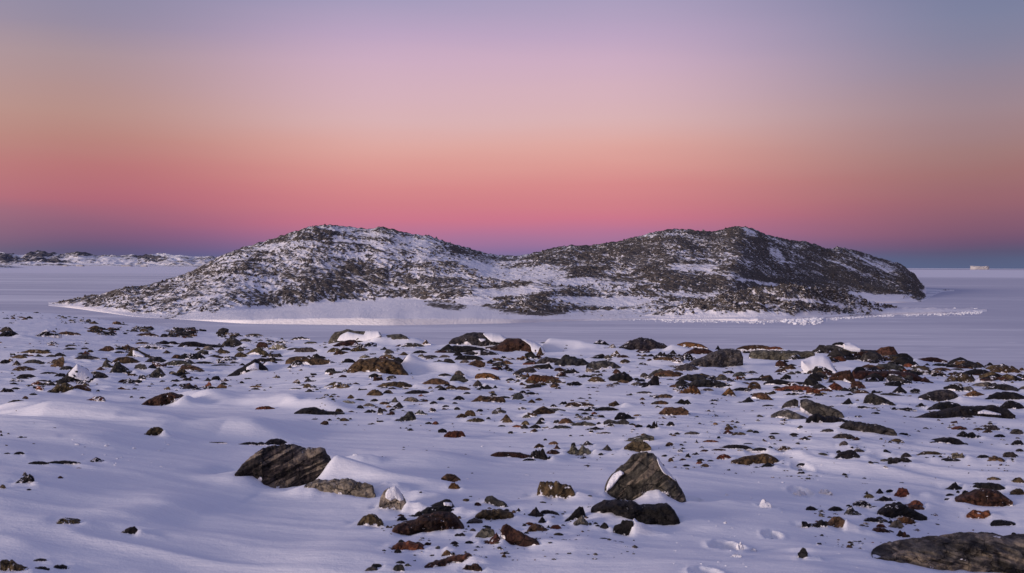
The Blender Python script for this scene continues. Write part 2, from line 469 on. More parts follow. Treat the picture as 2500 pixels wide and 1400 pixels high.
def grid_faces(nr, nc):
    i = np.arange(nr * nc).reshape(nr, nc)
    return np.stack([i[:-1, :-1], i[:-1, 1:], i[1:, 1:], i[1:, :-1]], -1).reshape(-1, 4)
_ico = {}
def ico(sub):
    if sub not in _ico:
        bm = bmesh.new(); bmesh.ops.create_icosphere(bm, subdivisions=sub, radius=1)
        bm.verts.ensure_lookup_table()
        V = np.array([v.co[:] for v in bm.verts]); V /= np.linalg.norm(V, axis=1)[:, None]
        Fc = np.array([[v.index for v in f.verts] for f in bm.faces]); bm.free()
        _ico[sub] = (V, Fc)
    return _ico[sub]

# ------------------------------------------------------------------ rock catalogue, read off the photo
# region: origin x, origin y, scale
REG = {1: (0, 740, 2.976), 2: (800, 780, 2.976), 3: (1600, 780, 2.778), 4: (0, 1020, 2.976), 5: (800, 1080, 2.778), 6: (1640, 1080, 2.907)}
PAL = {'k': (0.012, 0.011, 0.012), 'd': (0.042, 0.039, 0.037), 'g': (0.080, 0.076, 0.068), 'o': (0.085, 0.064, 0.034),
       'b': (0.090, 0.055, 0.030), 'r': (0.115, 0.040, 0.020), 't': (0.17, 0.150, 0.120), 'q': (0.050, 0.023, 0.016), 'n': (0.14, 0.068, 0.026)}
CWORD = {'k': 'black', 'd': 'dark grey', 'g': 'grey', 'o': 'olive brown', 'b': 'brown', 'r': 'rust red', 't': 'pale grey',
         'q': 'dark reddish brown', 'n': 'orange brown'}
SWORD = {'m': 'domed', 'f': 'flat', 'p': 'peaked', 'a': 'angular', 'l': 'jagged low', 'c': 'rounded', 's': 'snow-topped'}
# plain rocks:  x0 y0 x1 y1 colour shape+skew [snow]
PLAIN = {
1: '''0 178 85 215 d m;0 208 120 252 k f;345 280 420 305 k s .5;478 303 550 318 k f;465 328 555 345 k f;415 212 570 238 b f;995 220 1140 243 b m
160 342 350 372 o f;80 380 190 408 o m;245 373 315 398 d p;340 378 400 395 d f;395 366 470 392 d m;90 420 155 460 o p .4;0 415 70 445 k m;172 415 310 448 g m
95 465 255 500 b m .3;130 520 250 550 k f;300 503 410 518 k f;555 387 708 412 d f;590 325 640 340 d f;635 343 680 362 o m;720 318 820 355 b fR
890 305 1000 345 b pL .3;1000 305 1210 345 d f .5;740 420 830 490 g pL;810 430 970 520 d pL .3;685 510 780 550 d m;400 515 480 545 k f;440 462 530 490 d f
65 708 180 733 k f;635 683 750 722 r fR .3;165 680 202 702 b f;875 557 1000 583 d m;1060 397 1200 437 d m;1205 422 1380 458 g f
1120 278 1300 303 k l;1620 262 1760 328 g m;1745 262 1830 285 g m;1790 225 1900 240 g f;990 285 1080 300 b f;1250 378 1330 412 b m;1300 365 1500 418 k l .2
1180 345 1245 372 o p;1435 345 1515 373 g f;1565 330 1645 370 d p;1730 335 1770 358 g c;1520 380 1600 400 k f;1540 387 1630 418 o m;1610 390 1725 430 g m .5
1415 427 1540 445 k f;1545 447 1675 458 k f;1705 362 1795 400 o m;1868 290 1940 333 q a;1955 300 2080 345 t m .4;2090 328 2190 348 d f;2150 328 2300 362 d f
1985 275 2120 298 d s .4;2215 282 2300 298 g f;2120 247 2240 268 d l;1850 398 2060 428 k l;2385 330 2480 362 o m;2430 350 2500 383 b f;700 465 760 492 b p
980 450 1060 500 d a .3;1030 475 1205 555 d pR .3;1280 485 1360 528 o m;1315 455 1465 500 b mL;2235 700 2370 748 k p .3
1820 602 1900 615 b f;1345 598 1405 615 k f;1475 572 1540 615 r pR .4;270 560 345 572 k f;1160 560 1200 580 k l;1240 555 1310 575 k l;1480 610 1560 630 k f
190 595 240 605 k f;280 603 325 615 k f;0 622 95 655 k l;85 615 140 630 k f;215 657 265 672 k f;620 660 660 672 k f;945 678 965 690 k c;1015 683 1055 697 k f
1595 605 1645 618 b f;2110 618 2190 630 d f;2405 663 2450 680 d f;2150 572 2182 588 k p;1750 262 1800 275 k f;1290 665 1335 685 k f
900 350 990 372 d l .2;835 352 900 368 d f;860 480 960 520 k l;1320 545 1400 570 k l;1400 540 1455 560 k p;1480 545 1540 575 k p;1230 500 1260 520 k a''',
2: '''225 148 285 175 k a;10 212 95 242 o m;90 208 180 238 k m;175 205 290 238 o f;50 235 155 262 b f;385 203 440 228 k p;530 175 690 208 g f .3;660 150 740 190 b pR .4
1000 230 1225 265 d f .3;620 228 715 250 k m;510 237 600 270 o p;365 258 490 300 b m .2;535 278 595 315 q p .3;570 300 665 335 k a .3;695 262 800 285 d f
660 258 700 275 t c;815 260 890 282 t m;235 262 310 285 t m;0 290 15 335 b m;965 298 1030 322 t f;1145 293 1225 318 k p;1232 308 1340 328 b f
1395 270 1455 292 o m;1505 265 1555 285 r m;1440 300 1510 320 d f;1700 260 1765 292 k m;1915 255 2060 292 k p;2110 262 2190 282 b m
2010 180 2100 222 t pR .3;1670 190 1820 215 g f;1560 188 1660 208 k f;1570 325 1645 372 k p;1275 335 1330 368 b p
1350 350 1505 395 d mR;1180 353 1240 388 r a;925 377 990 420 t mL;1005 375 1115 398 n f;1125 360 1165 380 b m;900 408 1020 470 d mL;1010 445 1130 500 d pR
765 365 890 382 k f;810 395 890 415 k f;705 435 885 480 b m;370 457 610 502 o m;855 485 940 518 o m;940 490 1035 518 b fL
290 515 400 562 o m;400 518 470 552 o m;570 518 735 548 k f;140 555 195 590 b m;80 595 200 627 t f;210 625 260 655 k m;260 612 345 640 t m;370 600 450 630 b m;435 570 515 615 g pR
475 605 560 655 k p;675 585 735 607 b m;745 598 795 620 k f;365 648 400 698 k a .2;625 658 715 698 g s .4
915 560 990 590 k m;1350 540 1420 590 g c;935 688 1010 720 b m;995 720 1130 752 o fR;1195 655 1300 690 g m .3
1195 668 1240 692 t m;1685 722 1780 762 b m;1745 605 1920 640 b a .3;1980 595 2140 648 b pR;1945 640 2100 668 k f;1840 705 1960 735 g s .4;1780 750 1940 780 g f
1405 740 1465 778 o m;1470 768 1545 795 k m;1625 770 1780 803 d l;1885 783 2010 808 k p;2345 745 2400 803 k p;1980 820 2055 832 b f;1515 730 1590 768 k pL
1900 420 2010 460 o m;1750 455 1845 485 k m;2105 442 2195 468 b m;1620 465 1685 492 d m;1530 462 1590 485 o m;2395 548 2500 578 b f;2365 595 2475 620 g f
1990 915 2070 963 d p;1505 908 1575 940 b m;1605 890 1675 915 b m;1770 900 1800 930 k a;1745 920 1920 995 t l;1840 885 1935 925 d p .3;1640 915 1690 950 q p;745 955 815 968 k f
1260 265 1300 285 k l;1300 430 1360 450 k f;1360 435 1410 465 g p .3;1340 398 1380 410 k f;730 490 760 505 t m;740 520 780 535 g m;800 568 850 590 k f;1240 560 1320 575 k f;1185 540 1230 562 k f
2210 460 2290 480 g f;2250 525 2350 540 d f;2270 570 2305 588 b m;1510 575 1560 595 b f;1395 520 1440 540 k f;1440 530 1510 550 k f;1300 498 1360 525 b p;1100 480 1200 512 k l;1195 480 1240 512 k p
1620 620 1665 640 k m;1680 598 1745 622 k l;1420 695 1475 718 g m;1560 650 1720 672 g f;1270 720 1340 757 o m;1240 770 1290 782 k f;1760 750 1800 768 d f;1345 770 1410 788 r f
2190 758 2235 775 k f;1570 868 1592 882 k c;990 530 1035 545 k f;20 545 60 562 d f;190 580 270 598 k f;270 655 360 685 k l;310 580 365 600 k m;835 625 880 642 k f;920 640 960 662 k f;450 650 490 668 k f
1720 365 1830 400 k l;1830 400 1920 425 k l;1700 415 1760 430 d f;1590 435 1700 470 o f;2070 460 2120 480 g f''',
3: '''215 200 395 245 q m;165 230 250 268 q p;90 210 150 245 k p;0 258 120 280 b f;0 225 80 258 k l;130 310 290 360 g m;0 350 170 395 b m;405 182 445 212 k p
575 178 780 205 b f;765 188 860 210 r f;1195 255 1290 292 r m;1280 250 1440 280 k l;1455 280 1510 302 k m;1520 255 1615 293 b m .3;1610 235 1740 285 k m;1770 262 1960 292 q f
1710 290 1780 317 k m;1745 320 1860 340 d f;1980 283 2080 318 b m;2060 288 2200 335 d m;2150 290 2220 318 k p;2095 345 2280 385 k f;2280 320 2465 370 b m;1885 330 2000 355 b f
2240 295 2300 320 k p;1800 395 1890 440 q pL;1985 373 2160 438 o m .3;2160 433 2290 460 t f;2255 445 2465 490 d m .2;2290 400 2500 422 k f;530 360 615 395 g m;705 375 745 398 k p;610 400 790 418 k f
155 380 390 432 d m;220 412 490 472 d m;395 395 520 430 b f;590 430 650 462 b m;640 425 700 448 b m;830 455 1080 490 r f;1075 470 1195 495 r f;535 465 650 490 k f
165 462 295 515 n fR;15 510 120 535 b m;560 530 670 572 k pR;140 545 240 582 k l;1270 540 1350 585 k p;1080 505 1150 527 k l;1345 482 1455 515 b m .3
2085 488 2245 528 n p;2255 498 2500 550 k m;1530 505 1680 530 d fL;1045 650 1300 705 k lL;1870 570 2110 632 k m;2355 560 2500 615 k m;1640 600 1760 618 k l;1770 568 1835 595 k p
0 695 18 745 k p;75 698 130 732 k m;475 728 525 755 b c;445 752 540 782 r p;515 768 620 795 o m;200 765 300 788 g f;665 757 700 775 k c;620 750 665 768 g m
1130 745 1220 770 d m;1215 780 1360 818 g m;1340 798 1395 832 q p;1250 830 1310 868 g m;980 795 1055 822 k p;915 773 970 790 k f;1600 812 1675 836 o m
2015 728 2110 755 r f;2055 768 2205 812 k lL;2235 722 2340 762 d m;2415 748 2500 790 g m;2160 738 2225 757 b f;2225 750 2285 775 b m;2305 782 2370 802 k f;2425 822 2500 860 k m
330 820 420 836 r f;75 838 122 865 b c;270 818 290 845 k p;455 855 640 885 k f;665 873 760 895 d f;835 862 925 890 b m .3;425 918 515 950 r m
1345 883 1415 905 d f;1480 885 1605 922 k pR;1095 908 1165 925 g f;1790 898 1950 925 o m;1980 905 2110 955 t l;1670 910 1740 945 d m;1515 950 1600 978 g m;1590 945 1730 990 d a
1860 945 2085 972 k m;2190 922 2270 948 k m;2250 935 2380 985 b m;2365 905 2440 950 d a;2400 945 2445 985 d p;1450 970 1530 990 k m;690 978 805 1005 k pR;90 942 120 968 b c
1370 325 1430 345 d f;1820 300 1870 320 k p;1885 300 1960 320 k f;1800 350 1880 372 k l;1930 340 1975 360 k p;2000 335 2090 355 d f;2470 330 2500 350 b m;2450 372 2500 400 d m;2200 385 2270 400 k f;2350 375 2440 400 d m
440 385 480 400 k l;70 405 130 420 k m;100 445 160 470 b f;0 395 25 455 o pL;320 470 390 488 d f;800 455 850 468 k f;880 500 990 515 k l;980 522 1060 535 k f;1220 515 1290 530 k l;1290 500 1350 520 k p
370 545 430 560 k l;730 580 800 592 k f;1380 590 1440 605 k f;1470 630 1520 645 k f;0 555 80 580 b f;2080 655 2160 670 k f;1650 772 1710 790 k f;780 770 840 782 k f;770 790 810 805 k f;130 768 165 785 k f
420 795 440 810 k c;600 840 660 850 k f;380 880 480 895 q f;310 885 360 900 q f;205 910 240 940 k l;250 905 300 925 k l;285 948 330 962 k f;355 955 395 968 k f;280 960 320 985 r m
900 938 950 955 d f;1230 890 1260 910 k f;1800 935 1880 955 k p;1870 925 1910 950 k p;2130 940 2190 955 d f;2420 915 2460 935 k m;2450 880 2495 900 g f''',
4: '''1730 175 1940 205 k l;1925 158 2075 205 k m;1500 178 1635 185 k f;118 138 205 155 k l;455 153 512 165 k f;105 250 170 270 k f;30 256 70 266 k f;210 320 340 342 k f;340 317 560 342 k f
640 293 755 332 k p .4;530 366 612 382 r f;415 430 465 458 q m;0 488 38 520 o m;0 95 12 112 k c;0 120 18 135 k f;450 110 480 125 k p;155 395 205 440 g p .4;195 518 222 530 k c
425 735 585 785 o fL .3;230 1080 350 1115 k l;245 1028 330 1048 k f;375 1070 495 1105 k l''',
5: '''1445 283 1665 400 o aL .3;210 497 365 572 o m .25;650 440 870 495 k f;560 470 650 512 k pR;475 505 535 535 k m
1020 468 1250 540 o a;945 522 1060 570 g m;1010 592 1125 662 g aR;960 590 1010 625 g m;935 565 975 600 g p .4;1350 447 1470 522 k p;1450 465 1560 497 k fL;1420 510 1490 560 k p
1040 628 1190 712 q pR .3;1365 565 1500 632 b mL;1360 548 1400 575 r c;1515 565 1580 600 r c;1635 515 1810 592 g p;1845 550 1905 600 k m
1745 635 1785 663 k m;1530 618 1605 645 o m;1565 665 1645 690 k m;1830 652 1910 672 k f;440 685 660 748 r m;655 682 700 708 q m;650 707 795 765 g pR;775 738 840 782 b m
980 775 1095 803 k l;905 828 1060 885 q l;300 830 378 862 k fL;258 848 340 878 g m;450 835 515 880 k a;465 808 520 828 k f;520 822 565 845 g l;405 710 435 738 k l
1130 70 1370 110 q fL;1370 50 1505 135 k l .2;1480 55 1575 95 q m;1330 112 1405 130 k f;1275 450 1315 475 k p;1195 455 1230 470 k f;1245 463 1275 487 b m;855 618 940 648 k l;835 675 885 700 k f
935 672 985 688 k f;1045 568 1100 588 k f;1180 762 1212 790 b m;2310 110 2343 135 b p;2410 153 2455 168 k m;2390 112 2430 127 q f;2295 3 2345 30 d m;1580 560 1610 573 k f;1480 565 1515 592 k p
1320 485 1350 512 g p .3;980 480 1040 490 k f;1320 555 1350 575 k m;1150 630 1190 660 k m;1150 672 1180 690 k f;890 735 945 748 k f;860 710 880 725 k c;990 728 1015 740 k f''',
6: '''595 148 728 182 k pR;890 152 958 173 k f;210 155 270 182 b m;80 160 130 176 k f;178 130 218 158 q m;1950 290 2070 350 k p;2105 295 2360 348 k f;2385 335 2500 385 o mR
2420 255 2500 293 o m;2240 250 2335 272 o m;2090 215 2125 232 k p;1370 370 1440 402 o m;1370 350 1400 375 k p;1440 333 1515 380 k p;1520 340 1580 368 k f;1715 377 1775 395 q f
1290 420 1405 458 k m .3;1235 458 1350 530 g pL .3;1455 388 1575 425 k l;1665 415 1810 465 r p;1670 450 1800 485 q m;1355 540 1480 572 k m;1120 460 1215 493 k m;960 460 1030 490 k fL
1550 562 1645 622 t m;1610 535 1730 588 n mL;1455 583 1520 612 r m;1435 610 1540 645 q fL;1595 632 1670 683 q l;2285 558 2445 600 k fL;1935 400 1985 418 k f;1950 367 2005 388 k f
1410 455 1470 470 k f;1560 425 1650 460 k l;1450 530 1500 550 d m;1510 555 1590 590 k l;2005 345 2060 370 k p;2060 345 2110 375 k m;1240 445 1270 460 k f;1740 465 1800 485 q f'''}

# landmark rocks: region x0 y0 x1 y1 colour shape snow name label short [profile (x 0..1, height 0..1)] [tail]
HERO = [
 (1, 255,195,445,245,'k','s',.45,'rock','black rock arched like a tent with snow on its top, far left','the far left arched rock',[(0,.15),(.2,.5),(.45,1),(.65,.8),(.85,.55),(1,.1)],.5),
 (1, 340,390,465,455,'o','p',.2,'rock','olive brown peaked rock with a snow drift leaning on its right side','the drifted olive rock',[(0,.3),(.35,.5),(.8,.9),(.95,1),(1,.8)],.9),
 (1, 920,330,1090,400,'o','s',.55,'rock','tent-shaped olive rock with a white snow face among left stones','the tent-shaped olive rock',[(0,.35),(.3,1),(.45,.9),(.7,.6),(1,.1)],.4),
 (1, 820,398,1010,445,'b','m',.1,'rock','smooth brown domed rock in the middle of the left stone field','the smooth brown dome',None,.3),
 (1, 440,445,700,590,'k','s',.85,'boulder','dark pyramid boulder wearing a big white snow cap on the left','the snow-capped pyramid boulder',[(0,.2),(.25,.7),(.42,1),(.55,.95),(.8,.6),(1,.15)],.3),
 (1, 315,585,530,665,'o','m',.15,'rock','sloping olive brown rock left of a small brown dome','the sloping olive rock',[(0,.05),(.3,.55),(.5,.95),(.75,1),(1,.75)],.6),
 (1, 515,600,655,652,'b','m',.0,'rock','small bare brown dome beside the sloping olive rock','the bare brown dome',None,.3),
 (1, 1030,645,1285,752,'q','m',.0,'boulder','dark chocolate brown leaning boulder alone on the smooth left snow','the chocolate brown boulder',[(0,.02),(.2,.35),(.45,.62),(.65,.88),(.88,1),(1,.75)],.8),
 (1, 410,765,715,783,'k','f',.1,'rock','long thin black rock blade lying flat on smooth left snow','the long black blade',None,.1),
 (1, 1280,278,1625,335,'k','l',.2,'rock','long black jagged slab sloping down to the right near a grey dome','the long black left slab',[(0,.3),(.15,.75),(.3,1),(.55,.8),(.8,.75),(1,.5)],.3),
 (1, 1785,320,1965,400,'o','s',.4,'rock','olive rock arch holding a wedge of snow under its right side','the olive arch rock',[(0,.2),(.3,.7),(.5,1),(.75,.85),(1,.3)],.8),
 (1, 1615,400,1940,562,'k','p',.45,'boulder','long black ridge boulder rising to the right with snow in its lap','the rising black ridge boulder',[(0,.03),(.25,.3),(.5,.6),(.75,.9),(.88,1),(1,.65)],.6),
 (1, 2070,388,2400,475,'b','f',.0,'boulder','brown bread-loaf boulder with flat top, left of centre','the brown loaf boulder',[(0,.75),(.05,.95),(.3,1),(.8,.88),(.97,.85),(1,.5)],.3),
 (1, 2370,578,2500,620,'o','m',.1,'rock','low olive rock with snow notch just left of centre','the notched olive rock',None,.4),
 (1, 2140,755,2400,822,'k','m',.1,'boulder','black low jagged rock with a tapering right tail, left of centre','the tapering black rock',[(0,.15),(.1,.7),(.45,1),(.75,.6),(1,.25)],.4),
 (1, 1865,753,1985,777,'r','f',.0,'rock','thin oval rust red stone alone on smooth snow left of centre','the lone red oval stone',None,.1),
 (1, 1035,900,1185,970,'o','m',.0,'rock','olive brown dome half buried by a drift, alone at left','the lone olive dome',[(0,.05),(.3,.7),(.6,1),(.9,.9),(1,.7)],1.0),
 (2, 8,68,275,165,'g','s',.42,'boulder','grey arched boulder with white snow front on the skyline, left one','the left skyline arch boulder',[(0,.35),(.12,.75),(.4,1),(.7,.85),(1,.7)],1.0),
 (2, 40,148,225,200,'q','m',.1,'rock','dark reddish rock in front of the grey arched skyline boulder','the rock below the arch boulder',None,.3),
 (2, 290,107,590,165,'g','m',.05,'boulder','low grey whaleback boulder on the skyline beside the arched one','the grey whaleback boulder',[(0,.1),(.3,.6),(.6,.95),(.85,1),(1,.6)],.5),
 (2, 890,93,1200,182,'d','m',.25,'boulder','dark domed skyline boulder with snow streaming off its right','the dark skyline dome',[(0,.15),(.25,.65),(.5,.95),(.65,1),(.85,.85),(1,.6)],1.2),
 (2, 1160,135,1475,235,'q','m',.0,'boulder','dark red-brown mound boulder with snow crust on its right end','the dark red mound boulder',[(0,.1),(.2,.3),(.4,.9),(.55,1),(.8,.85),(1,.5)],1.2),
 (2, 1520,205,1570,268,'b','p',.0,'rock','small brown rock poking from the snow crust right of the red mound','the rock in the snow crust',None,.2),
 (2, 815,182,1160,247,'k','l',.1,'boulder','long black ledge below the dark skyline dome','the long black ledge',[(0,.4),(.1,.95),(.3,.9),(.6,1),(.85,.7),(1,.4)],.2),
 (2, 925,258,1135,300,'k','m',.0,'rock','smooth black oval rock under the long black ledge','the smooth black oval rock',None,.2),
 (2, 145,280,580,432,'b','m',.0,'boulder','large brown turtleback boulder with drift piled on front and right','the brown turtleback boulder',[(0,.45),(.08,.75),(.3,1),(.6,.98),(.85,.75),(.97,.25),(1,.1)],1.3),
 (2, 1020,298,1140,367,'b','a',.05,'rock','brown blocky rock standing upright right of the turtleback boulder','the brown blocky rock',[(0,.4),(.3,.85),(.6,1),(.95,.8),(1,.4)],.3),
 (2, 1505,275,1720,330,'g','m',.0,'boulder','grey mound joined left of two rough grey boulders','the left rough grey mound',[(0,.2),(.25,.95),(.6,1),(1,.7)],.2),
 (2, 1660,280,1900,345,'d','m',.0,'boulder','rough dark grey boulder between two grey ones right of centre','the rough dark middle boulder',None,.2),
 (2, 1880,298,2130,390,'g','l',.1,'boulder','rough lumpy grey boulder with snow bank piled below it','the lumpy grey boulder',[(0,.4),(.2,.9),(.5,1),(.8,.9),(1,.4)],.7),
 (2, 1910,155,2060,205,'k','s',.35,'rock','small black skyline rock holding a snow patch right of centre','the black skyline rock',None,.4),
 (2, 2120,135,2480,235,'d','m',.12,'boulder','broad grey-brown domed boulder speckled with snow on the skyline','the broad skyline dome',[(0,.3),(.2,.8),(.4,1),(.65,.95),(.9,.6),(1,.3)],.7),
 (2, 1075,388,1265,450,'n','m',.0,'rock','orange brown rock with its right end drooping, near picture centre','the drooping orange rock',[(0,.7),(.15,1),(.6,.95),(.85,.6),(1,.2)],.3),
 (2, 1435,400,1670,460,'n','f',.03,'rock','flat orange brown rock split by a snow seam, near centre','the flat orange rock',[(0,.2),(.2,.9),(.6,1),(.95,.8),(1,.3)],.3),
 (2, 0,460,160,515,'o','l',.35,'rock','olive rock in two pieces with snow between, below the loaf boulder','the two-piece olive rock',None,.4),
 (2, 485,670,640,748,'g','p',.0,'rock','grey leaning rock rising to a right point in pebble field','the leaning grey rock',[(0,.1),(.3,.45),(.7,1),(.85,.95),(1,.5)],.3),
 (2, 555,568,665,608,'t','m',.0,'rock','pale pitted oval stone in the centre pebble field','the pale pitted stone',None,.2),
 (2, 1040,555,1290,612,'b','m',.0,'rock','low brown loaf-shaped rock in the centre of the stone field','the centre brown loaf rock',[(0,.2),(.25,1),(.6,.9),(.95,.8),(1,.4)],.2),
 (2, 1000,665,1068,708,'b','c',.0,'rock','small round brown cobble near picture centre','the round brown cobble',None,.2),
 (2, 845,808,1000,865,'r','m',.12,'rock','vivid rust red stone alone on open snow at centre','the vivid red stone',[(0,.4),(.2,.9),(.6,1),(.9,.85),(1,.3)],.4),
 (2, 1475,630,1670,697,'b','m',.0,'rock','brown humped rock peaking in its middle right of centre','the brown humped rock',[(0,.2),(.35,.85),(.5,1),(.8,.6),(1,.15)],.3),
 (2, 1260,690,1340,757,'b','p',.0,'rock','small brown peaked rock left of the brown humped rock','the small brown peak',None,.3),
 (2, 2085,675,2260,740,'k','s',.1,'rock','black tent-shaped rock over a snow hollow right of centre','the black tent rock',[(0,.4),(.2,1),(.5,.85),(.8,.4),(1,.05)],.3),
 (2, 2005,722,2190,770,'g','m',.0,'rock','smooth grey double-humped rock in front of the black tent rock','the double-humped grey rock',[(0,.5),(.2,1),(.5,.6),(.8,1),(1,.5)],.2),
 (2, 2280,405,2410,505,'k','p',.0,'rock','black upright pointed rock at the end of a long dark ledge','the black pointed rock',[(0,.15),(.4,.5),(.75,1),(.95,.9),(1,.3)],.2),
 (2, 2005,390,2330,465,'k','l',.05,'boulder','long dark ledge sloping down right to a pointed black rock','the sloping dark ledge',[(0,.4),(.3,.9),(.45,1),(.7,.5),(1,.2)],.2),
 (2, 2345,370,2500,425,'g','m',.0,'rock','grey-brown mound right of the sloping dark ledge','the mound past the ledge',None,.2),
 (2, 2155,835,2370,895,'g','m',.15,'rock','grey slab resting behind an olive boulder, right of centre','the grey slab behind olive boulder',[(0,.1),(.4,.7),(.7,1),(1,.7)],.3),
 (2, 2155,885,2350,970,'o','a',.0,'boulder','olive brown blocky boulder right above the cracked hooded boulder','the blocky olive boulder',[(0,.5),(.3,1),(.8,.95),(1,.5)],.2),
 (3, 135,150,345,195,'n','m',.0,'boulder','rust brown low mound boulder on the skyline right of centre','the rusty skyline mound',[(0,.2),(.3,1),(.6,.85),(1,.15)],.3),
 (3, 240,203,590,330,'g','m',.0,'boulder','large rough grey boulder at the left end of a snow bank','the large rough grey boulder',[(0,.05),(.25,.35),(.5,.8),(.75,1),(.97,.95),(1,.6)],.0),
 (3, 645,208,1070,295,'g','a',.08,'boulder','long grey block boulder topping the big snow bank at right','the long bank-top boulder',[(0,.8),(.05,1),(.5,.95),(.85,.9),(1,.4)],.0),
 (3, 1165,285,1235,362,'g','p',.0,'rock','grey sliver showing at the right end of the big snow bank','the grey sliver',[(0,.9),(.3,1),(1,.05)],.0),
 (3, 1130,165,1590,248,'g','l',.1,'boulder','long smooth grey boulder on the right skyline tapering to the right','the long skyline boulder',[(0,.6),(.08,1),(.25,.95),(.5,.65),(.85,.6),(1,.15)],.3),
 (3, 1205,150,1310,182,'k','m',.0,'rock','black rock sitting on top of the long skyline boulder','the black rock on top',None,.3),
 (3, 1480,300,1720,355,'g','m',.1,'boulder','grey domed boulder behind the rusty brown ledge at right','the dome behind the ledge',None,.2),
 (3, 1180,330,1345,430,'q','a',.1,'boulder','dark rusty crag at the left end of the brown ledge','the dark rusty crag',[(0,.3),(.3,.7),(.7,1),(.95,.8),(1,.5)],.0),
 (3, 1335,335,1810,440,'q','a',.15,'boulder','long rusty brown ledge with snow bank below it at right','the long rusty ledge',[(0,.6),(.1,.9),(.5,1),(.75,.85),(1,.3)],.0),
 (3, 740,405,1030,455,'k','m',.0,'rock','black elongated hump below the big snow bank','the black elongated hump',[(0,.3),(.3,1),(.7,.8),(1,.3)],.2),
 (3, 1178,425,1285,492,'r','p',.0,'rock','rust red pointed stone below the dark rusty crag','the red pointed stone',[(0,.4),(.3,1),(.6,.7),(1,.2)],.3),
 (3, 445,465,550,525,'n','p',.05,'rock','bright orange brown pyramid stone right of centre','the orange pyramid stone',[(0,.1),(.5,1),(.7,.7),(1,.2)],.2),
 (3, 655,497,800,553,'b','m',.0,'rock','brown smooth domed stone beside black jagged bits','the smooth brown stone',[(0,.6),(.3,1),(.6,.9),(1,.1)],.3),
 (3, 1420,500,1635,590,'d','a',.0,'boulder','dark angular boulder with a steep left face and sloping right','the dark wedge boulder',[(0,.6),(.12,1),(.3,.95),(.6,.65),(1,.15)],.3),
 (3, 1800,475,2050,558,'d','m',.0,'boulder','smooth dark brown domed boulder at right, bare of snow','the bare dark dome',[(0,.2),(.3,.8),(.6,1),(.85,.85),(1,.4)],.5),
 (3, 865,540,965,605,'g','a',.0,'rock','grey block leaning on the snow-split boulder from the left','the leaning grey block',[(0,.4),(.4,.9),(.8,1),(1,.7)],.0),
 (3, 985,540,1260,668,'g','a',.1,'boulder','big grey slanted slab sloping down to the right, split by snow','the slanted grey slab',[(0,.9),(.1,1),(.4,.8),(.8,.4),(1,.2)],.2),
 (3, 795,610,1045,685,'g','m',.1,'boulder','grey low mound at the left foot of the slanted slab','the low grey mound',[(0,.3),(.3,1),(.6,.9),(1,.3)],.1),
 (3, 25,595,225,660,'b','m',.1,'boulder','brown blocky rock with a white snow patch at its right end','the brown block with snow end',[(0,.4),(.2,.95),(.8,1),(1,.6)],.8),
 (3, 1765,590,2480,690,'k','l',.15,'boulder','long low black ledge over a snow bank near the right edge','the long black right ledge',[(0,.05),(.3,.5),(.6,.85),(.9,1),(1,.8)],.0),
 (3, 1260,695,1640,795,'d','l',.05,'boulder','long dark grey boulder sloping down to the right, right side','the long sloping dark boulder',[(0,.6),(.1,1),(.4,.85),(.8,.6),(1,.2)],.2),
 (3, 1815,798,2100,855,'k','m',.05,'boulder','black hump with a thin tail to its left, at right','the tailed black hump',[(0,.05),(.3,.3),(.5,.9),(.75,1),(1,.4)],.2),
 (3, 520,912,840,985,'b','m',.05,'boulder','tan brown lozenge boulder above the footprints','the tan lozenge boulder',[(0,.3),(.3,.8),(.7,1),(.9,.9),(1,.4)],.3),
 (3, 1215,885,1405,960,'k','p',.0,'boulder','black pyramid boulder standing above the bare right snow','the black pyramid',[(0,.3),(.45,1),(.7,.85),(1,.1)],.3),
 (4, 1705,190,2425,470,'d','B',.0,'boulder','large striped black and tan slab boulder in the left foreground','the striped foreground boulder',[(0,.02),(.12,.45),(.3,.85),(.5,1),(.75,.98),(.93,.9),(1,.55)],.75),
 (4, 112,400,247,500,'k','s',.35,'rock','small black tent-shaped rock at far left with snow beneath','the far left black tent',[(0,.1),(.5,.8),(.8,1),(1,.6)],.4),
 (4, 880,788,1005,855,'k','m',.0,'rock','small black stone with a white snow tail, bottom left','the black stone with snow tail',[(0,.3),(.4,.8),(.7,1),(1,.5)],1.4),
 (4, 0,1035,220,1140,'o','l',.15,'rock','rough brown rock cut off by the bottom left corner','the bottom left corner rock',[(0,.9),(.3,1),(.6,.6),(1,.3)],.2),
 (5, -130,240,320,410,'t','l',.1,'boulder','rough pale granular slab right of the striped boulder','the rough pale slab',[(0,.6),(.2,.85),(.45,1),(.7,.85),(.9,.6),(1,.3)],.4),
 (5, 345,325,535,455,'t','a',.35,'boulder','small pale block crusted with snow right of the rough pale slab','the crusted pale block',[(0,.5),(.25,1),(.6,.9),(.9,.8),(1,.4)],1.0),
 (5, 770,212,900,290,'b','c',.0,'rock','grey brown knobby cobble resting on an orange one','the knobby cobble',[(0,.6),(.3,1),(.7,.9),(1,.5)],.3),
 (5, 820,280,898,333,'n','m',.0,'rock','small orange cobble just below the knobby grey one','the small orange cobble',None,.3),
 (5, 1065,362,1225,442,'d','m',.0,'rock','dark brown slug-shaped stone sloping right in lower centre','the slug-shaped stone',[(0,.7),(.2,1),(.5,.7),(1,.15)],.2),
 (5, 1895,195,2445,465,'g','B',.0,'boulder','hooded olive grey boulder with a snow scoop in its front','the hooded foreground boulder',[(0,.45),(.15,.75),(.4,.95),(.6,1),(.75,.9),(.9,.55),(1,.1)],.4),
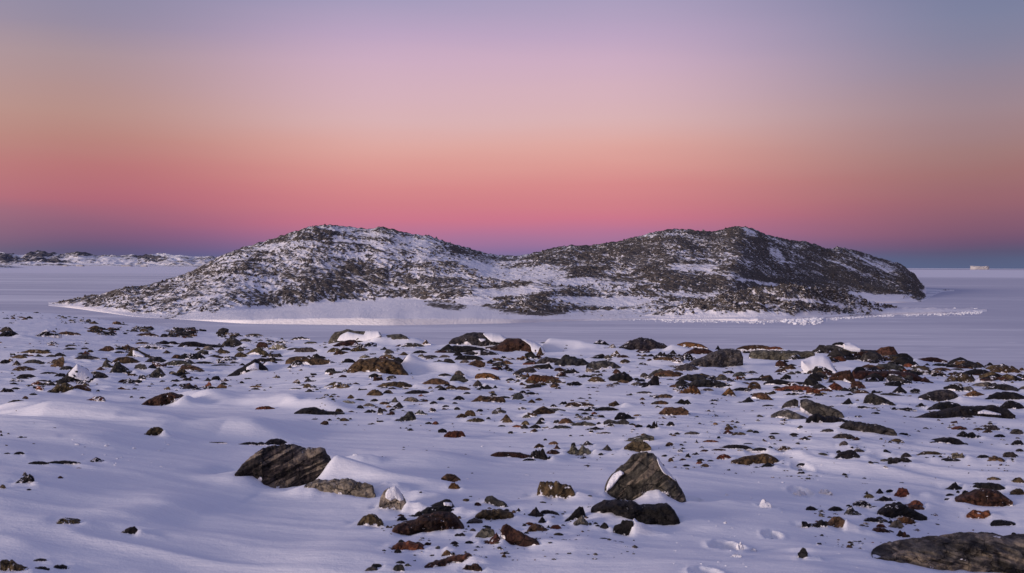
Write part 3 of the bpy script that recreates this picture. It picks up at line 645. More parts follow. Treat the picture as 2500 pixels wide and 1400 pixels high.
 (5, 1795,402,2400,570,'k','a',.0,'boulder','big black coal-like block lying before the hooded boulder','the coal black block',[(0,.5),(.1,.75),(.28,1),(.6,.78),(.85,.95),(.93,.85),(1,.15)],.3),
 (5, 560,385,850,512,'k','p',.2,'rock','black slanted shard rising right above the rusty boulder','the black slanted shard',[(0,.05),(.4,.55),(.8,1),(1,.75)],.2),
 (5, 440,475,920,642,'q','m',.05,'boulder','large rusty brown boulder at bottom centre','the large rusty boulder',[(0,.4),(.2,.65),(.55,.95),(.75,1),(.9,.7),(1,.3)],.2),
 (5, 1185,555,1435,725,'q','p',.1,'boulder','rusty reddish wedge boulder with a tall left end, bottom centre','the rusty wedge boulder',[(0,.85),(.12,1),(.3,.85),(.6,.7),(.85,.45),(1,.25)],.2),
 (5, 1610,435,1750,540,'k','p',.0,'rock','black shark-fin rock left of the coal black block','the black shark-fin rock',[(0,.05),(.45,.6),(.7,1),(.85,.95),(1,.4)],.3),
 (5, 1940,525,2065,655,'k','a',.1,'rock','small black upright block in front of the coal black block','the small upright block',[(0,.5),(.4,.9),(.55,1),(.95,.85),(1,.4)],1.4),
 (5, 660,762,970,875,'q','l',.05,'rock','dark red and black jagged slab near the bottom edge','the dark bottom slab',[(0,.35),(.3,.55),(.6,.85),(.8,1),(1,.85)],.2),
 (6, 2025,330,2420,465,'q','m',.0,'boulder','dark red brown broad pyramid boulder at lower right','the broad red-brown boulder',[(0,.25),(.25,.7),(.5,1),(.65,.97),(.85,.6),(1,.3)],.2),
 (6, 2095,480,2270,550,'r','a',.1,'rock','rust brown arched stone below the broad red-brown boulder','the rust arched stone',[(0,.5),(.3,1),(.7,.8),(.9,.95),(1,.3)],.5),
 (6, 1580,318,1695,408,'r','s',.1,'rock','rust red arched stone with snow in its hollow, lower right','the red arch stone',[(0,.3),(.3,.9),(.55,1),(.85,.7),(1,.4)],.4),
 (6, 1470,440,1810,558,'k','a',.0,'boulder','biggest black angular rock of the lower right stone cluster','the biggest cluster rock',[(0,.4),(.2,.9),(.5,1),(.75,.8),(1,.4)],.2),
 (6, 925,548,1105,612,'k','l',.1,'rock','black jagged shard touching a round brown stone','the jagged black shard',[(0,.8),(.4,.5),(.8,1),(1,.7)],.1),
 (6, 1105,525,1240,620,'b','c',.0,'rock','rounded yellow-brown stone with snow draped on its right','the rounded yellow-brown stone',[(0,.4),(.35,1),(.7,.95),(1,.6)],1.4),
 (6, 895,735,965,838,'k','p',.0,'rock','small black spike of rock standing in snow at bottom right','the black spike',[(0,.5),(.3,.7),(.5,1),(.8,.75),(1,.5)],1.6),
 (6, 1455,660,2620,960,'g','B',.0,'boulder','huge striped grey boulder filling the bottom right corner','the corner striped boulder',[(0,.03),(.2,.35),(.35,.7),(.5,.92),(.65,1),(.8,.9),(1,.8)],.1),
]

# outlines traced from the photo: crop origin and scale, upper edge, lower edge, then snow patches lying on the rock
CROP = {'A': (560, 1060, 5.435), 'B': (1360, 1080, 5.833), 'C': (940, 1200, 5.952), 'D': (2100, 1280, 6.25), 'E': (680, 790, 6.25), 'F': (1060, 790, 6.25),
        'G': (1660, 820, 5.0), 'H': (1860, 860, 3.906), '1': REG[1], '2': REG[2], '3': REG[3], '6': REG[6]}
TRACE = {
'the striped foreground boulder': ('A', '75,535 120,470 200,370 320,270 420,205 520,165 700,135 850,125 920,165 1080,175 1245,185 1262,250 1310,290 1330,395 1385,420',
   '75,538 130,550 215,562 330,555 405,590 432,600 440,700 500,782 610,750 640,700 670,732 800,700 900,712 1000,690 1100,640 1200,590 1300,530 1370,470 1385,425'),
'the rough pale slab': ('A', '1000,690 1100,640 1160,600 1300,620 1450,600 1550,585 1680,630 1740,655 1800,640 1900,680 1905,760 1930,800',
   '1000,695 1130,700 1250,760 1400,778 1550,800 1700,830 1800,870 1900,912 1930,830'),
'the crusted pale block': ('A', '1985,960 2000,850 2050,760 2100,720 2200,690 2270,760 2330,870 2350,940', '1985,965 2020,1000 2080,990 2200,992 2320,975 2350,950',
   ('2070,790 2110,722 2200,690 2270,765 2310,850', '2070,850 2140,890 2200,850 2260,890 2310,880')),
'the hooded foreground boulder': ('B', '690,650 715,575 755,500 805,440 900,350 1000,265 1090,185 1180,142 1280,132 1360,155 1430,215 1520,345 1600,435 1700,555 1780,680 1830,790 1850,890 1875,970',
   '690,690 760,790 900,832 1130,842 1160,760 1250,690 1350,670 1450,680 1540,700 1620,770 1700,850 1780,900 1875,978',
   ('705,640 730,570 765,505 810,450 900,405 950,435', '705,700 780,645 850,560 900,490 950,450'), ('1420,205 1460,255 1520,345 1600,435 1690,550', '1420,250 1450,330 1480,390 1520,445 1600,490 1690,556')),
'the coal black block': ('B', '495,970 600,910 700,850 800,840 950,840 1130,875 1200,910 1320,895 1420,905 1500,875 1560,865 1620,910 1680,990 1740,1110 1775,1180',
   '495,978 700,1000 900,1050 1080,1085 1130,1140 1300,1170 1500,1195 1775,1192'),
'the black shark-fin rock': ('B', '110,1125 200,1040 260,960 320,910 345,928 370,920 400,1010 415,1085', '110,1135 230,1115 310,1085 415,1092'),
'the small upright block': ('B', '800,1230 820,1190 915,1150 925,1100 980,1110 1075,1120 1088,1160', '800,1250 860,1310 1000,1350 1040,1378 1060,1300 1088,1200'),
'the large rusty boulder': ('C', '110,570 130,530 200,480 300,440 430,420 560,350 700,310 850,300 960,320 1025,355 1040,400 1090,470 1135,530 1145,545',
   '110,580 185,600 195,650 330,668 400,640 520,592 640,602 750,570 850,545 1030,520 1145,550'),
'the black slanted shard': ('C', '370,380 480,285 560,270 700,195 870,110 930,118 970,160 985,220 1030,270', '370,388 470,330 548,300 560,345 700,300 850,280 980,265 1030,284',
   ('850,165 900,160 975,170', '850,205 900,215 975,218')),
'the rusty wedge boulder': ('C', '1685,570 1710,500 1770,468 1830,510 1900,560 2000,600 2080,650 2160,690 2220,730 2240,760', '1685,580 1740,660 1765,800 1820,838 1950,810 2080,842 2150,790 2165,770 2240,778'),
'the dark bottom slab': ('C', '575,1090 640,1040 800,1010 950,960 1100,920 1200,915 1260,940', '575,1120 650,1162 735,1085 800,1110 870,1132 890,1052 1000,1022 1135,1042 1155,960 1260,945'),
'the slug-shaped stone': ('C', '1450,120 1480,70 1550,60 1640,120 1720,150 1800,230', '1450,150 1560,190 1640,236 1720,215 1800,236'),
'the corner striped boulder': ('D', '245,520 380,480 500,455 720,365 900,320 1100,285 1200,250 1500,205 1750,175 1950,165 2180,175 2240,215 2400,215 2500,190 3000,170 3500,260 3800,420',
   '245,526 350,545 550,552 700,612 900,636 1030,642 1200,700 1400,716 1700,736 2000,748 2500,790 3000,830 3800,700'),
'the brown turtleback boulder': ('E', '1045,740 1070,680 1150,600 1250,540 1350,545 1430,525 1600,530 1750,560 1860,610 1900,700 1960,765 1972,785', '1045,746 1180,740 1350,725 1550,725 1700,780 1820,847 1900,820 1972,796'),
'the brown loaf boulder': ('E', '100,650 108,570 170,520 280,500 450,510 650,530 790,570', '100,688 200,650 310,640 390,588 430,590 500,650 730,662 770,610 790,576'),
'the left skyline arch boulder': ('E', '765,280 800,200 860,130 950,115 1040,85 1090,95 1200,115 1310,118 1400,112 1530,125 1560,185', '765,292 890,268 1340,268 1480,230 1560,195',
   ('890,262 940,190 985,160 1060,130 1150,152 1300,178 1330,118 1430,112 1530,125 1560,185', '890,270 1100,270 1340,270 1480,232 1560,195')),
'the grey whaleback boulder': ('E', '1350,265 1450,230 1600,185 1750,165 1870,160 1950,200 1982,235', '1350,275 1500,292 1700,265 1850,260 1982,240'),
'the rock below the arch boulder': ('E', '825,338 930,290 1080,250 1170,250 1190,290 1225,322', '825,345 900,362 1000,350 1110,362 1170,300 1225,330'),
'the dark skyline dome': ('F', '230,288 280,230 400,190 500,150 600,130 720,140 780,145 880,148 1020,170 1125,243', '230,300 300,312 450,300 545,280 570,306 700,305 790,322 880,295 1000,292 1125,250',
   ('745,150 790,146 880,148 1020,170 1125,243', '745,170 810,225 880,290 1000,292 1125,250'), ('680,236 730,238 780,240', '680,250 720,288 780,262')),
'the dark red mound boulder': ('F', '785,369 920,350 1020,290 1120,225 1280,225 1400,240 1550,290 1640,340 1680,420 1710,470', '785,374 900,395 1000,420 1150,437 1280,402 1340,412 1450,440 1600,490 1710,476',
   ('1330,236 1430,250 1550,290 1640,340 1680,420 1710,468', '1330,248 1420,300 1470,345 1500,476 1580,482 1600,470 1640,480 1710,474')),
'the long black ledge': ('F', '80,415 140,360 210,315 260,340 400,340 600,350 750,380 850,420 965,470', '80,442 160,458 240,430 300,450 380,430 500,440 620,430 760,460 965,492'),
'the smooth black oval rock': ('F', '315,545 360,490 500,485 650,495 720,520 762,560', '315,552 500,566 640,556 700,562 762,572'),
'the brown blocky rock': ('F', '500,633 580,580 650,555 720,570 778,600', '500,640 540,680 640,700 740,706 778,640'),
'the left rough grey mound': ('F', '1525,630 1600,560 1700,515 1850,530 2010,556', '1525,636 1650,612 1750,600 1900,620 2010,565'),
'the drooping orange rock': ('F', '625,800 660,765 780,750 880,765 970,810 1042,878', '625,862 700,840 850,842 950,860 1000,888 1042,886'),
'the flat orange rock': ('F', '1385,888 1450,820 1500,778 1650,785 1800,810 1905,833', '1385,896 1600,908 1840,896 1860,870 1905,840'),
'the lumpy grey boulder': ('2', '1880,335 1920,305 2000,298 2070,308 2120,340 2135,352', '1880,388 1905,392 1960,362 2050,352 2135,365'),
'the rusty skyline mound': ('G', '-30,105 60,75 150,80 270,105 345,155', '-30,122 100,135 230,130 345,160'),
'the large rough grey boulder': ('G', '90,369 200,300 320,240 430,190 520,160 650,160 740,175 768,260', '90,374 220,370 340,392 380,370 440,402 540,402 700,345 768,284'),
'the long bank-top boulder': ('G', '850,245 880,190 950,175 1200,180 1400,185 1630,190 1645,225', '850,262 950,280 1100,292 1250,305 1420,336 1500,300 1580,262 1645,236'),
'the grey sliver': ('G', '1805,330 1860,350 1925,438', '1805,345 1880,452 1925,446'),
'the long skyline boulder': ('G', '1735,200 1760,140 1800,115 1900,113 2000,150 2200,165 2400,180 2500,195 2560,235', '1735,208 1800,218 1860,242 1950,222 2200,222 2400,236 2560,248'),
'the black rock on top': ('G', '1860,105 1910,80 1980,76 2055,120', '1860,112 1950,120 2055,126'),
'the black elongated hump': ('G', '1025,585 1100,545 1200,530 1350,560 1565,568', '1025,590 1200,592 1400,617 1490,610 1565,576'),
'the orange pyramid stone': ('G', '498,735 560,670 605,630 650,680 688,738', '498,740 560,744 600,722 640,727 688,742'),
'the smooth brown stone': ('G', '878,738 930,700 1000,690 1070,720 1145,788', '878,746 960,770 1060,786 1145,797'),
'the slanted grey slab': ('H', '370,455 420,443 560,490 700,545 765,575 785,615', '370,530 420,560 520,632 640,626 785,626'),
'the leaning grey block': ('H', '193,518 240,470 320,443 348,465', '193,542 260,522 348,528'),
'the low grey mound': ('H', '92,610 180,560 240,545 330,580 420,620 448,640', '92,617 220,622 300,647 400,657 448,652'),
'the dark wedge boulder': ('H', '975,480 1000,420 1050,388 1150,430 1250,480 1288,513', '975,487 1050,500 1090,522 1150,492 1288,519'),
'the bare dark dome': ('H', '1503,435 1600,385 1700,357 1790,357 1850,390 1872,422', '1503,441 1620,466 1720,477 1830,442 1872,430'),
'the long black right ledge': ('H', '1458,638 1620,580 1800,545 1900,520 2050,520 2200,503 2350,550 2415,603', '1458,646 1600,667 1750,637 1900,617 2050,602 2200,617 2330,627 2415,611',
   ('2060,572 2120,552 2200,570 2280,592', '2060,590 2120,590 2200,598 2280,602')),
'the long sloping dark boulder': ('H', '753,708 800,670 880,658 1000,680 1150,700 1260,740 1288,778', '753,722 880,752 1000,757 1150,777 1180,802 1250,807 1288,792'),
'the tailed black hump': ('H', '1528,864 1650,850 1720,820 1800,810 1880,830 1932,868', '1528,869 1700,857 1760,872 1880,892 1932,880'),
'the dark rusty crag': ('H', '638,273 680,220 740,185 840,165 870,220 893,278', '638,287 720,257 800,262 860,312 893,300'),
'the long rusty ledge': ('H', '878,178 1000,180 1200,185 1400,190 1480,220 1645,298', '878,242 1000,277 1060,262 1200,242 1350,242 1400,292 1500,272 1645,312'),
'the dome behind the ledge': ('H', '1058,160 1120,115 1250,108 1340,130 1392,180', '1058,168 1200,172 1392,190'),
'the red pointed stone': ('H', '638,325 690,288 740,310 797,360', '638,332 680,372 725,382 797,367'),
'the black pyramid': ('H', '688,1010 760,950 850,929 890,948 962,1015', '688,1014 820,1027 962,1020'),
'the chocolate brown boulder': ('1', '1028,735 1080,700 1160,665 1240,646 1280,668 1332,678', '1028,743 1120,754 1200,747 1265,702 1332,685'),
'the rising black ridge boulder': ('1', '1613,555 1700,500 1800,440 1860,403 1900,440 1942,478', '1613,563 1720,542 1770,500 1850,475 1890,489 1942,490',
   ('1790,470 1850,435 1880,445', '1790,490 1850,478 1880,484')),
'the snow-capped pyramid boulder': ('1', '438,570 490,510 560,443 620,470 670,520 702,550', '438,580 520,577 610,594 660,572 702,557',
   ('498,512 560,445 620,470 675,525', '498,530 580,560 640,572 675,545')),
'the tent-shaped olive rock': ('1', '918,380 975,328 1010,345 1080,385 1132,398', '918,387 975,385 1010,392 1060,400 1132,404', ('965,345 1000,352 1050,385', '965,380 1000,388 1050,396')),
'the olive arch rock': ('1', '1783,370 1850,330 1880,320 1930,350 1967,390', '1783,377 1850,360 1900,380 1940,402 1967,397'),
'the long black left slab': ('1', '1278,330 1320,285 1400,278 1500,300 1622,308', '1278,337 1350,312 1450,322 1550,327 1622,332'),
'the tapering black rock': ('1', '2138,800 2190,768 2280,755 2350,785 2500,798', '2138,807 2200,802 2300,812 2400,824 2500,805'),
'the tan lozenge boulder': ('3', '518,965 600,935 760,910 820,940 842,963', '518,970 560,987 700,982 842,972'),
'the broad red-brown boulder': ('6', '2023,410 2150,345 2230,328 2320,345 2422,423', '2023,416 2150,452 2200,465 2340,462 2422,432'),
'the biggest cluster rock': ('6', '1468,500 1540,440 1640,438 1720,480 1812,530', '1468,512 1550,542 1700,547 1812,557'),
}
def unpack(crop, txt):
    ox, oy, sc = CROP[crop]
    return [(ox + float(a.split(',')[0]) / sc, oy + float(a.split(',')[1]) / sc) for a in txt.split()]
ROCKS = []
for reg, txt in PLAIN.items():
    ox, oy, sc = REG[reg]
    for e in txt.replace('\n', ';').split(';'):
        p = e.split()
        if not p: continue
        x0, y0, x1, y1 = map(float, p[:4])
        ROCKS.append(dict(box=(ox + x0 / sc, oy + y0 / sc, ox + x1 / sc, oy + y1 / sc), c=p[4], sh=p[5][0], skew=p[5][1:], snow=float(p[6]) if len(p) > 6 else 0.0,
                          name=None, label=None, short=None, prof=None, tail=None))
for h in HERO:
    ox, oy, sc = REG[h[0]]
    ROCKS.append(dict(box=(ox + h[1] / sc, oy + h[2] / sc, ox + h[3] / sc, oy + h[4] / sc), c=h[5], sh=h[6], skew='', snow=h[7],
                      name=h[8], label=h[9], short=h[10], prof=h[11], tail=h[12]))
GEN = {'m': ([(0, 0), (.08, .32), (.25, .78), (.5, 1), (.72, .9), (.9, .5), (1, 0)], .10), 'f': ([(0, 0), (.08, .5), (.3, .92), (.55, 1), (.8, .8), (.94, .45), (1, 0)], .08),
       'p': ([(0, 0), (.2, .35), (.42, .85), (.52, 1), (.7, .55), (1, 0)], .10), 'a': ([(0, 0), (.04, .55), (.2, .95), (.6, 1), (.9, .8), (.97, .4), (1, 0)], .08),
       'l': ([(0, 0), (.1, .35), (.25, .6), (.4, 1), (.55, .75), (.75, .8), (.88, .4), (1, 0)], .22), 'c': ([(0, .2), (.08, .6), (.25, .9), (.5, 1), (.75, .92), (.93, .6), (1, .2)], .03),
       's': ([(0, 0), (.25, .6), (.48, 1), (.75, .55), (1, 0)], .12), 'B': ([(0, 0), (.2, .7), (.5, 1), (.8, .8), (1, 0)], .08)}
for i, r in enumerate(ROCKS):
    x0, y0, x1, y1 = r['box']
    v = random.Random(1000 + i)
    if r['short'] in TRACE:
        t = TRACE[r['short']]
        r['top'], r['bot'] = unpack(t[0], t[1]), unpack(t[0], t[2])
        r['caps'] = [(unpack(t[0], a), unpack(t[0], b_)) for a, b_ in t[3:]]
        xs = [p[0] for p in r['top']]
        r['box'] = (min(xs), min(p[1] for p in r['top']), max(xs), max(p[1] for p in r['bot']))
        r['jag'] = {'l': .05, 'a': .04}.get(r['sh'], .025)
    else:
        pts, jag = GEN[r['sh']]
        if r['prof']: pts = r['prof']
        elif r['skew'] == 'L': pts = [(p[0] ** 1.6, p[1]) for p in pts]
        elif r['skew'] == 'R': pts = [(p[0] ** 0.62, p[1]) for p in pts]
        elif v.random() < .5: pts = [(1 - p[0], p[1]) for p in reversed(pts)]
        W_, H_ = x1 - x0, y1 - y0
        if not r['prof']: x0 -= .11 * W_; x1 += .11 * W_; W_ *= 1.22; H_ *= 1.16; y0 = y1 - H_; r['box'] = (x0, y0, x1, y1)
        ends = v.uniform(0.02, 0.35), v.uniform(0.02, 0.35)         # how high above the lowest point the tips sit
        bow = v.choice([-1, -1, 0, 1, 1]) * v.uniform(0.05, 0.28)
        mid = v.uniform(.25, .75)
        def bot_(x): return (ends[0] * (1 - x) + ends[1] * x) * (abs(x - mid) / max(mid, 1 - mid)) ** 1.5 + max(bow, 0) * math.sin(math.pi * x) * .8 + .06 * v.uniform(-1, 1)
        xs = [0, .12, .25, .4, .55, .7, .85, 1]
        bv = [max(0, bot_(x)) for x in xs]
        bv[0], bv[-1] = ends
        pt = dict(pts)
        tp = [(x, max(h_, np.interp(x, xs, bv) + (0.02 if 0 < x < 1 else 0))) for x, h_ in sorted(pt.items())]
        r['top'] = [(x0 + x * W_, y1 - h_ * H_) for x, h_ in tp]
        r['bot'] = [(x0 + x * W_, y1 - h_ * H_) for x, h_ in zip(xs, bv)]
        r['caps'] = []; r['jag'] = jag
def depth_of(xs, B):
    return intersect(xs, B)[:, 1]
for r in ROCKS:
    x0, y0, x1, y1 = r['box']
    xs = np.linspace(x0, x1, 21 if x1 - x0 > 60 else 9)
    B = np.interp(xs, [p[0] for p in r['bot']], [p[1] for p in r['bot']])
    d_ = depth_of(xs, B)
    ym = float(np.median(d_)); y = ym
    mpp = y / F
    w, hpx = (x1 - x0) * mpp, (y1 - y0)
    h = hpx * mpp
    dep = min({'f': 0.8, 'c': 0.9, 'p': 0.7, 'l': 0.5, 'a': 0.6, 'm': 0.7, 's': 0.7, 'B': 0.6}[r['sh']] * w, 2.4 * h)
    lo, hi = np.percentile(d_, 20), np.percentile(d_, 60)
    ym = 0.5 * (lo + hi)
    fit = np.polyfit(xs, d_, 1)
    sl = float(np.clip(fit[0] * (x1 - x0), -0.5 * dep, 0.5 * dep))
    d_ = ym + sl * ((xs - x0) / (x1 - x0) - .5)
    r.update(w=w, h=h, dep=dep, y=y, px=0.5 * (x0 + x1), wpx=x1 - x0, yk=(xs, d_))
    r['cy'] = y + dep * 0.45
    r['cx'] = (r['px'] - 1250) / F * r['cy']
ROCKS.sort(key=lambda r: -(r['wpx'] * (r['box'][3] - r['box'][1])) - (1e6 if r['label'] else 0))

# ------------------------------------------------------------------ terrain mesh with drifts, snow tails behind rocks, footprints
FOOT = [(1775, 1338, 44, .13), (1885, 1306, 26, .07), (1872, 1240, 30, .12), (1955, 1203, 30, .11), (1960, 1148, 28, .09), (1722, 1400, 40, .10),
        (1845, 1100, 30, .04), (1905, 1098, 22, .04), (1690, 1215, 28, .08)]
# snow banks built up in front of and over rocks: px, row, half width px, height px, depth factor
MOUNDS = [(1245, 850, 30, 8, .9), (920, 835, 34, 8, .9), (960, 1195, 40, 14, .7), (1030, 1222, 70, 16, .6), (880, 1130, 50, 12, .9), (985, 905, 40, 10, .9),
          (470, 968, 45, 7, .8), (1480, 1215, 26, 8, .6), (2100, 1270, 40, 8, .6), (1975, 1352, 40, 6, .6), (700, 905, 60, 6, .9), (2160, 975, 60, 6, .9), (2110, 905, 60, 6, .8)]
M_SNOW = mat_snow()
def terrain():
    cols = np.arange(-700, 3201, 4.0)
    ys = [3.2]
    while ys[-1] < 75: ys.append(ys[-1] * 1.0056 if ys[-1] > 6 else ys[-1] * 1.02)
    while ys[-1] < 560: ys.append(ys[-1] * 1.02)
    ys = np.array(ys)
    A = (cols - 1250) / F
    X = ys[:, None] * A[None]; Y = np.repeat(ys[:, None], len(cols), 1)
    Z = base_height(X, Y) + waves(X, Y)
    def win(cx, cy, rx, ry):
        i0, i1 = np.searchsorted(ys, [cy - ry, cy + ry])
        if i1 <= i0: return None
        a0, a1 = (cx - rx) / max(cy - ry, 1), (cx + rx) / max(cy - ry, 1)
        a2, a3 = (cx - rx) / (cy + ry), (cx + rx) / (cy + ry)
        j0, j1 = np.searchsorted(A, [min(a0, a2), max(a1, a3)])
        return (slice(i0, i1), slice(j0, j1))
    # drift crests
    for pts, amp, wf, wn_ in DRIFTS:
        P = intersect([p[0] for p in pts], [p[1] for p in pts])
        y0, y1 = P[:, 1].min() - 4, P[:, 1].max() + 5
        s = win((P[:, 0].min() + P[:, 0].max()) / 2, (y0 + y1) / 2, (P[:, 0].max() - P[:, 0].min()) / 2 + 3, (y1 - y0) / 2)
        if s is None: continue
        xs, yy = X[s], Y[s]
        o = np.argsort(P[:, 0])
        cy = np.interp(xs, P[o, 0], P[o, 1]) + 0.10 * noise(xs / 1.3, xs * 0 + 3.1, seed=21)
        fade = sstep(xs, P[:, 0].min() - 0.1, P[:, 0].min() + 1.2) * sstep(-xs, -P[:, 0].max() - 0.2, -P[:, 0].max() + 1.0)
        d = yy - cy
        prof = np.where(d > 0, np.exp(-(d / wf) ** 2), np.exp(-(d / wn_) ** 2))
        Z[s] += amp * fade * prof * (0.8 + 0.4 * noise(xs / 1.1, yy / 1.1, seed=22))
    for (px, row, hw, hp, dk) in MOUNDS:
        P = intersect([px], [row])[0]; m = P[1] / F
        rx, ry = hw * m, hw * m * dk
        s = win(P[0], P[1] + ry * 0.4, rx * 2.6, ry * 2.8)
        if s is None: continue
        xs, yy = X[s] - P[0], Y[s] - P[1] - ry * 0.5
        q = (xs / rx) ** 2 + (yy / ry) ** 2 + 0.35 * noise(xs / rx * 1.6, yy / ry * 1.6, seed=int(px))
        Z[s] += hp * m * np.exp(-np.clip(q, 0, 9) ** 1.3) * 1.0
    # snow banked up to, or scoured away from, the foot of each rock
    def look(x, y):
        c = np.interp(1250 + F * x / y, cols, np.arange(len(cols))); q = np.interp(y, ys, np.arange(len(ys)))
        return Z0[np.round(q).astype(int), np.round(c).astype(int)]
    Z0 = Z.copy()
    DZ = np.zeros_like(Z); WZ = np.zeros_like(Z)
    for r in sorted(ROCKS, key=lambda r: -r['y']):
        if r['wpx'] < 18: continue
        x0, _, x1, y1 = r['box']
        px = np.linspace(x0, x1, 41)
        B = np.interp(px, [p[0] for p in r['bot']], [p[1] for p in r['bot']])
        B[1:-1] = np.convolve(B, [.25, .5, .25], 'same')[1:-1]
        yy = np.interp(px, *r['yk']); d = rays(px, B)
        dz = np.clip(CAM_Z + d[:, 2] * yy - look(d[:, 0] * yy, yy), -0.6 * r['h'] - .02, 0.42 * r['h'] + .02)
        dz = np.convolve(np.pad(dz, 4, mode='edge'), np.ones(9) / 9, 'valid')
        if r['wpx'] > 120: dz = np.where(dz > 0, dz * (1 - 0.6 * sstep(np.linspace(0, 1, 41), 0.72, 1.0)), dz)
        if r['short'] not in TRACE: dz = dz + r['h'] * np.clip(0.11 + 0.16 * noise(px / (0.22 * r['wpx']), px * 0 + r['y'], seed=15), 0, 0.3)
        else: dz = dz + r['h'] * 0.06 * noise(px / 9, px * 0 + r['y'], seed=15)
        xw = d[:, 0] * yy
        s = win(r['cx'] + 0.4 * r['w'], r['y'], r['w'] * 1.6, max(r['dep'], 0.6 * r['w']) * 1.6)
        if s is None: continue
        tt = (X[s] - xw[0]) / (xw[-1] - xw[0])
        dl = np.interp(tt, np.linspace(0, 1, 41), dz)
        yl = np.interp(tt, np.linspace(0, 1, 41), yy)
        lat = np.exp(-np.clip(-tt / 0.30, 0, 9) ** 2 - np.clip((tt - 1) / 0.45, 0, 9) ** 2)
        dy = Y[s] - yl
        sf = np.maximum(0.22 * r['dep'], 1.3 * np.abs(dl)); sb = np.maximum(1.1 * r['dep'], 2.2 * np.abs(dl))
        kr = np.where(dy < 0, np.exp(-(dy / sf) ** 2), np.exp(-(dy / sb) ** 4)) * lat
        up_ = kr > WZ[s]
        DZ[s] = np.where(up_, dl * kr, DZ[s]); WZ[s] = np.maximum(WZ[s], kr)
    for _ in range(7):
        DZ[1:-1, 1:-1] = 0.5 * DZ[1:-1, 1:-1] + 0.125 * (DZ[:-2, 1:-1] + DZ[2:, 1:-1] + DZ[1:-1, :-2] + DZ[1:-1, 2:])
    Z += DZ
    for k, r in enumerate(ROCKS):
        if r['wpx'] < 16: continue
        w, h, cx, cy, dep = r['w'], r['h'], r['cx'], r['cy'], r['dep']
        tl = r['tail']
        if tl is None: tl = 0.25 + 0.5 * random.random()
        s = win(cx + w, cy, 3.6 * w + 0.2, dep * 1.6 + 0.5 * w)
        if s is None: continue
        dx, dy = X[s] - cx, Y[s] - cy
        u = (dx * 0.97 - dy * 0.24) / w; v = (dx * 0.24 + dy * 0.97) / dep
        f = sstep(u, 0.38, 0.60) * (1 - np.clip((u - 0.45) / (1.0 + 1.2 * min(tl, 1.3)), 0, 1)) ** 1.4
        hh = min(h, 0.9) * (0.50 * tl) * (1 + 0.5 * noise(dx / w * 1.7 + k, dy / dep * 2.2, seed=36))
        t = hh * f * np.exp(-(v / (0.55 * (1 - 0.25 * np.clip(u, 0, 2)))) ** 2)
        coll = 0
        moat = -0.14 * h * np.exp(-((u + 0.66) / 0.18) ** 2 - (v / 0.5) ** 2)
        ir = 0.03 * h * noise(dx / w * 4 + k, dy / w * 4, seed=33) * np.exp(-(dx / w) ** 2 - (dy / dep) ** 2)
        Z[s] += t + coll + moat * (1 if w > 0.15 else 0) + ir
    P = intersect([f[0] for f in FOOT], [f[1] for f in FOOT])
    for (px, row, rp, dz), p in zip(FOOT, P):
        R = 0.8 * rp * p[1] / F
        s = win(p[0], p[1], R * 3, R * 6)
        dx, dy = (X[s] - p[0]) / R, (Y[s] - p[1]) / (R * 1.7)
        q = dx ** 2 + dy ** 2 + 0.5 * noise(dx * 1.8 + px, dy * 1.8, seed=44)
        Z[s] += -dz * np.exp(-np.clip(q, 0, 9) ** 2) + 0.18 * dz * np.exp(-((np.sqrt(np.clip(q, 0, 99)) - 1.25) / 0.35) ** 2)
    Z = np.maximum(Z, -1.6)
    V = np.stack([X, Y, Z], -1).reshape(-1, 3)
    Fc = grid_faces(len(ys), len(cols))
    # the slope goes on round and behind the camera
    bx = np.linspace(-60, 60, 61); by = np.linspace(-60, 3.6, 33)
    BX, BY = np.meshgrid(bx, by)
    BZ = CAM_Z - EYE - 0.045 * BY + 0.12 * noise(BX / 9, BY / 6, seed=1) - 0.12
    V = np.concatenate([V, np.stack([BX, BY, BZ], -1).reshape(-1, 3)])
    Fc = np.concatenate([Fc, grid_faces(33, 61) + len(ys) * len(cols)])
    me = mesh_from('snow_ground', V, Fc)
    link('snow_ground', me, M_SNOW, kind='structure')
    def height(x, y):
        c = np.interp(1250 + F * x / y, cols, np.arange(len(cols))); q = np.interp(y, ys, np.arange(len(ys)))
        i = np.clip(np.floor(q).astype(int), 0, len(ys) - 2); j = np.clip(np.floor(c).astype(int), 0, len(cols) - 2)
        a, b_ = q - i, c - j
        return (Z[i, j] * (1 - b_) + Z[i, j + 1] * b_) * (1 - a) + (Z[i + 1, j] * (1 - b_) + Z[i + 1, j + 1] * b_) * a
    return height
height = terrain()

# ------------------------------------------------------------------ frozen sea
me = mesh_from('frozen_sea', [(-60000, -3000, 0), (60000, -3000, 0), (60000, 80000, 0), (-60000, 80000, 0)], [(0, 1, 2, 3)])
link('frozen_sea', me, mat_ice(), kind='structure')

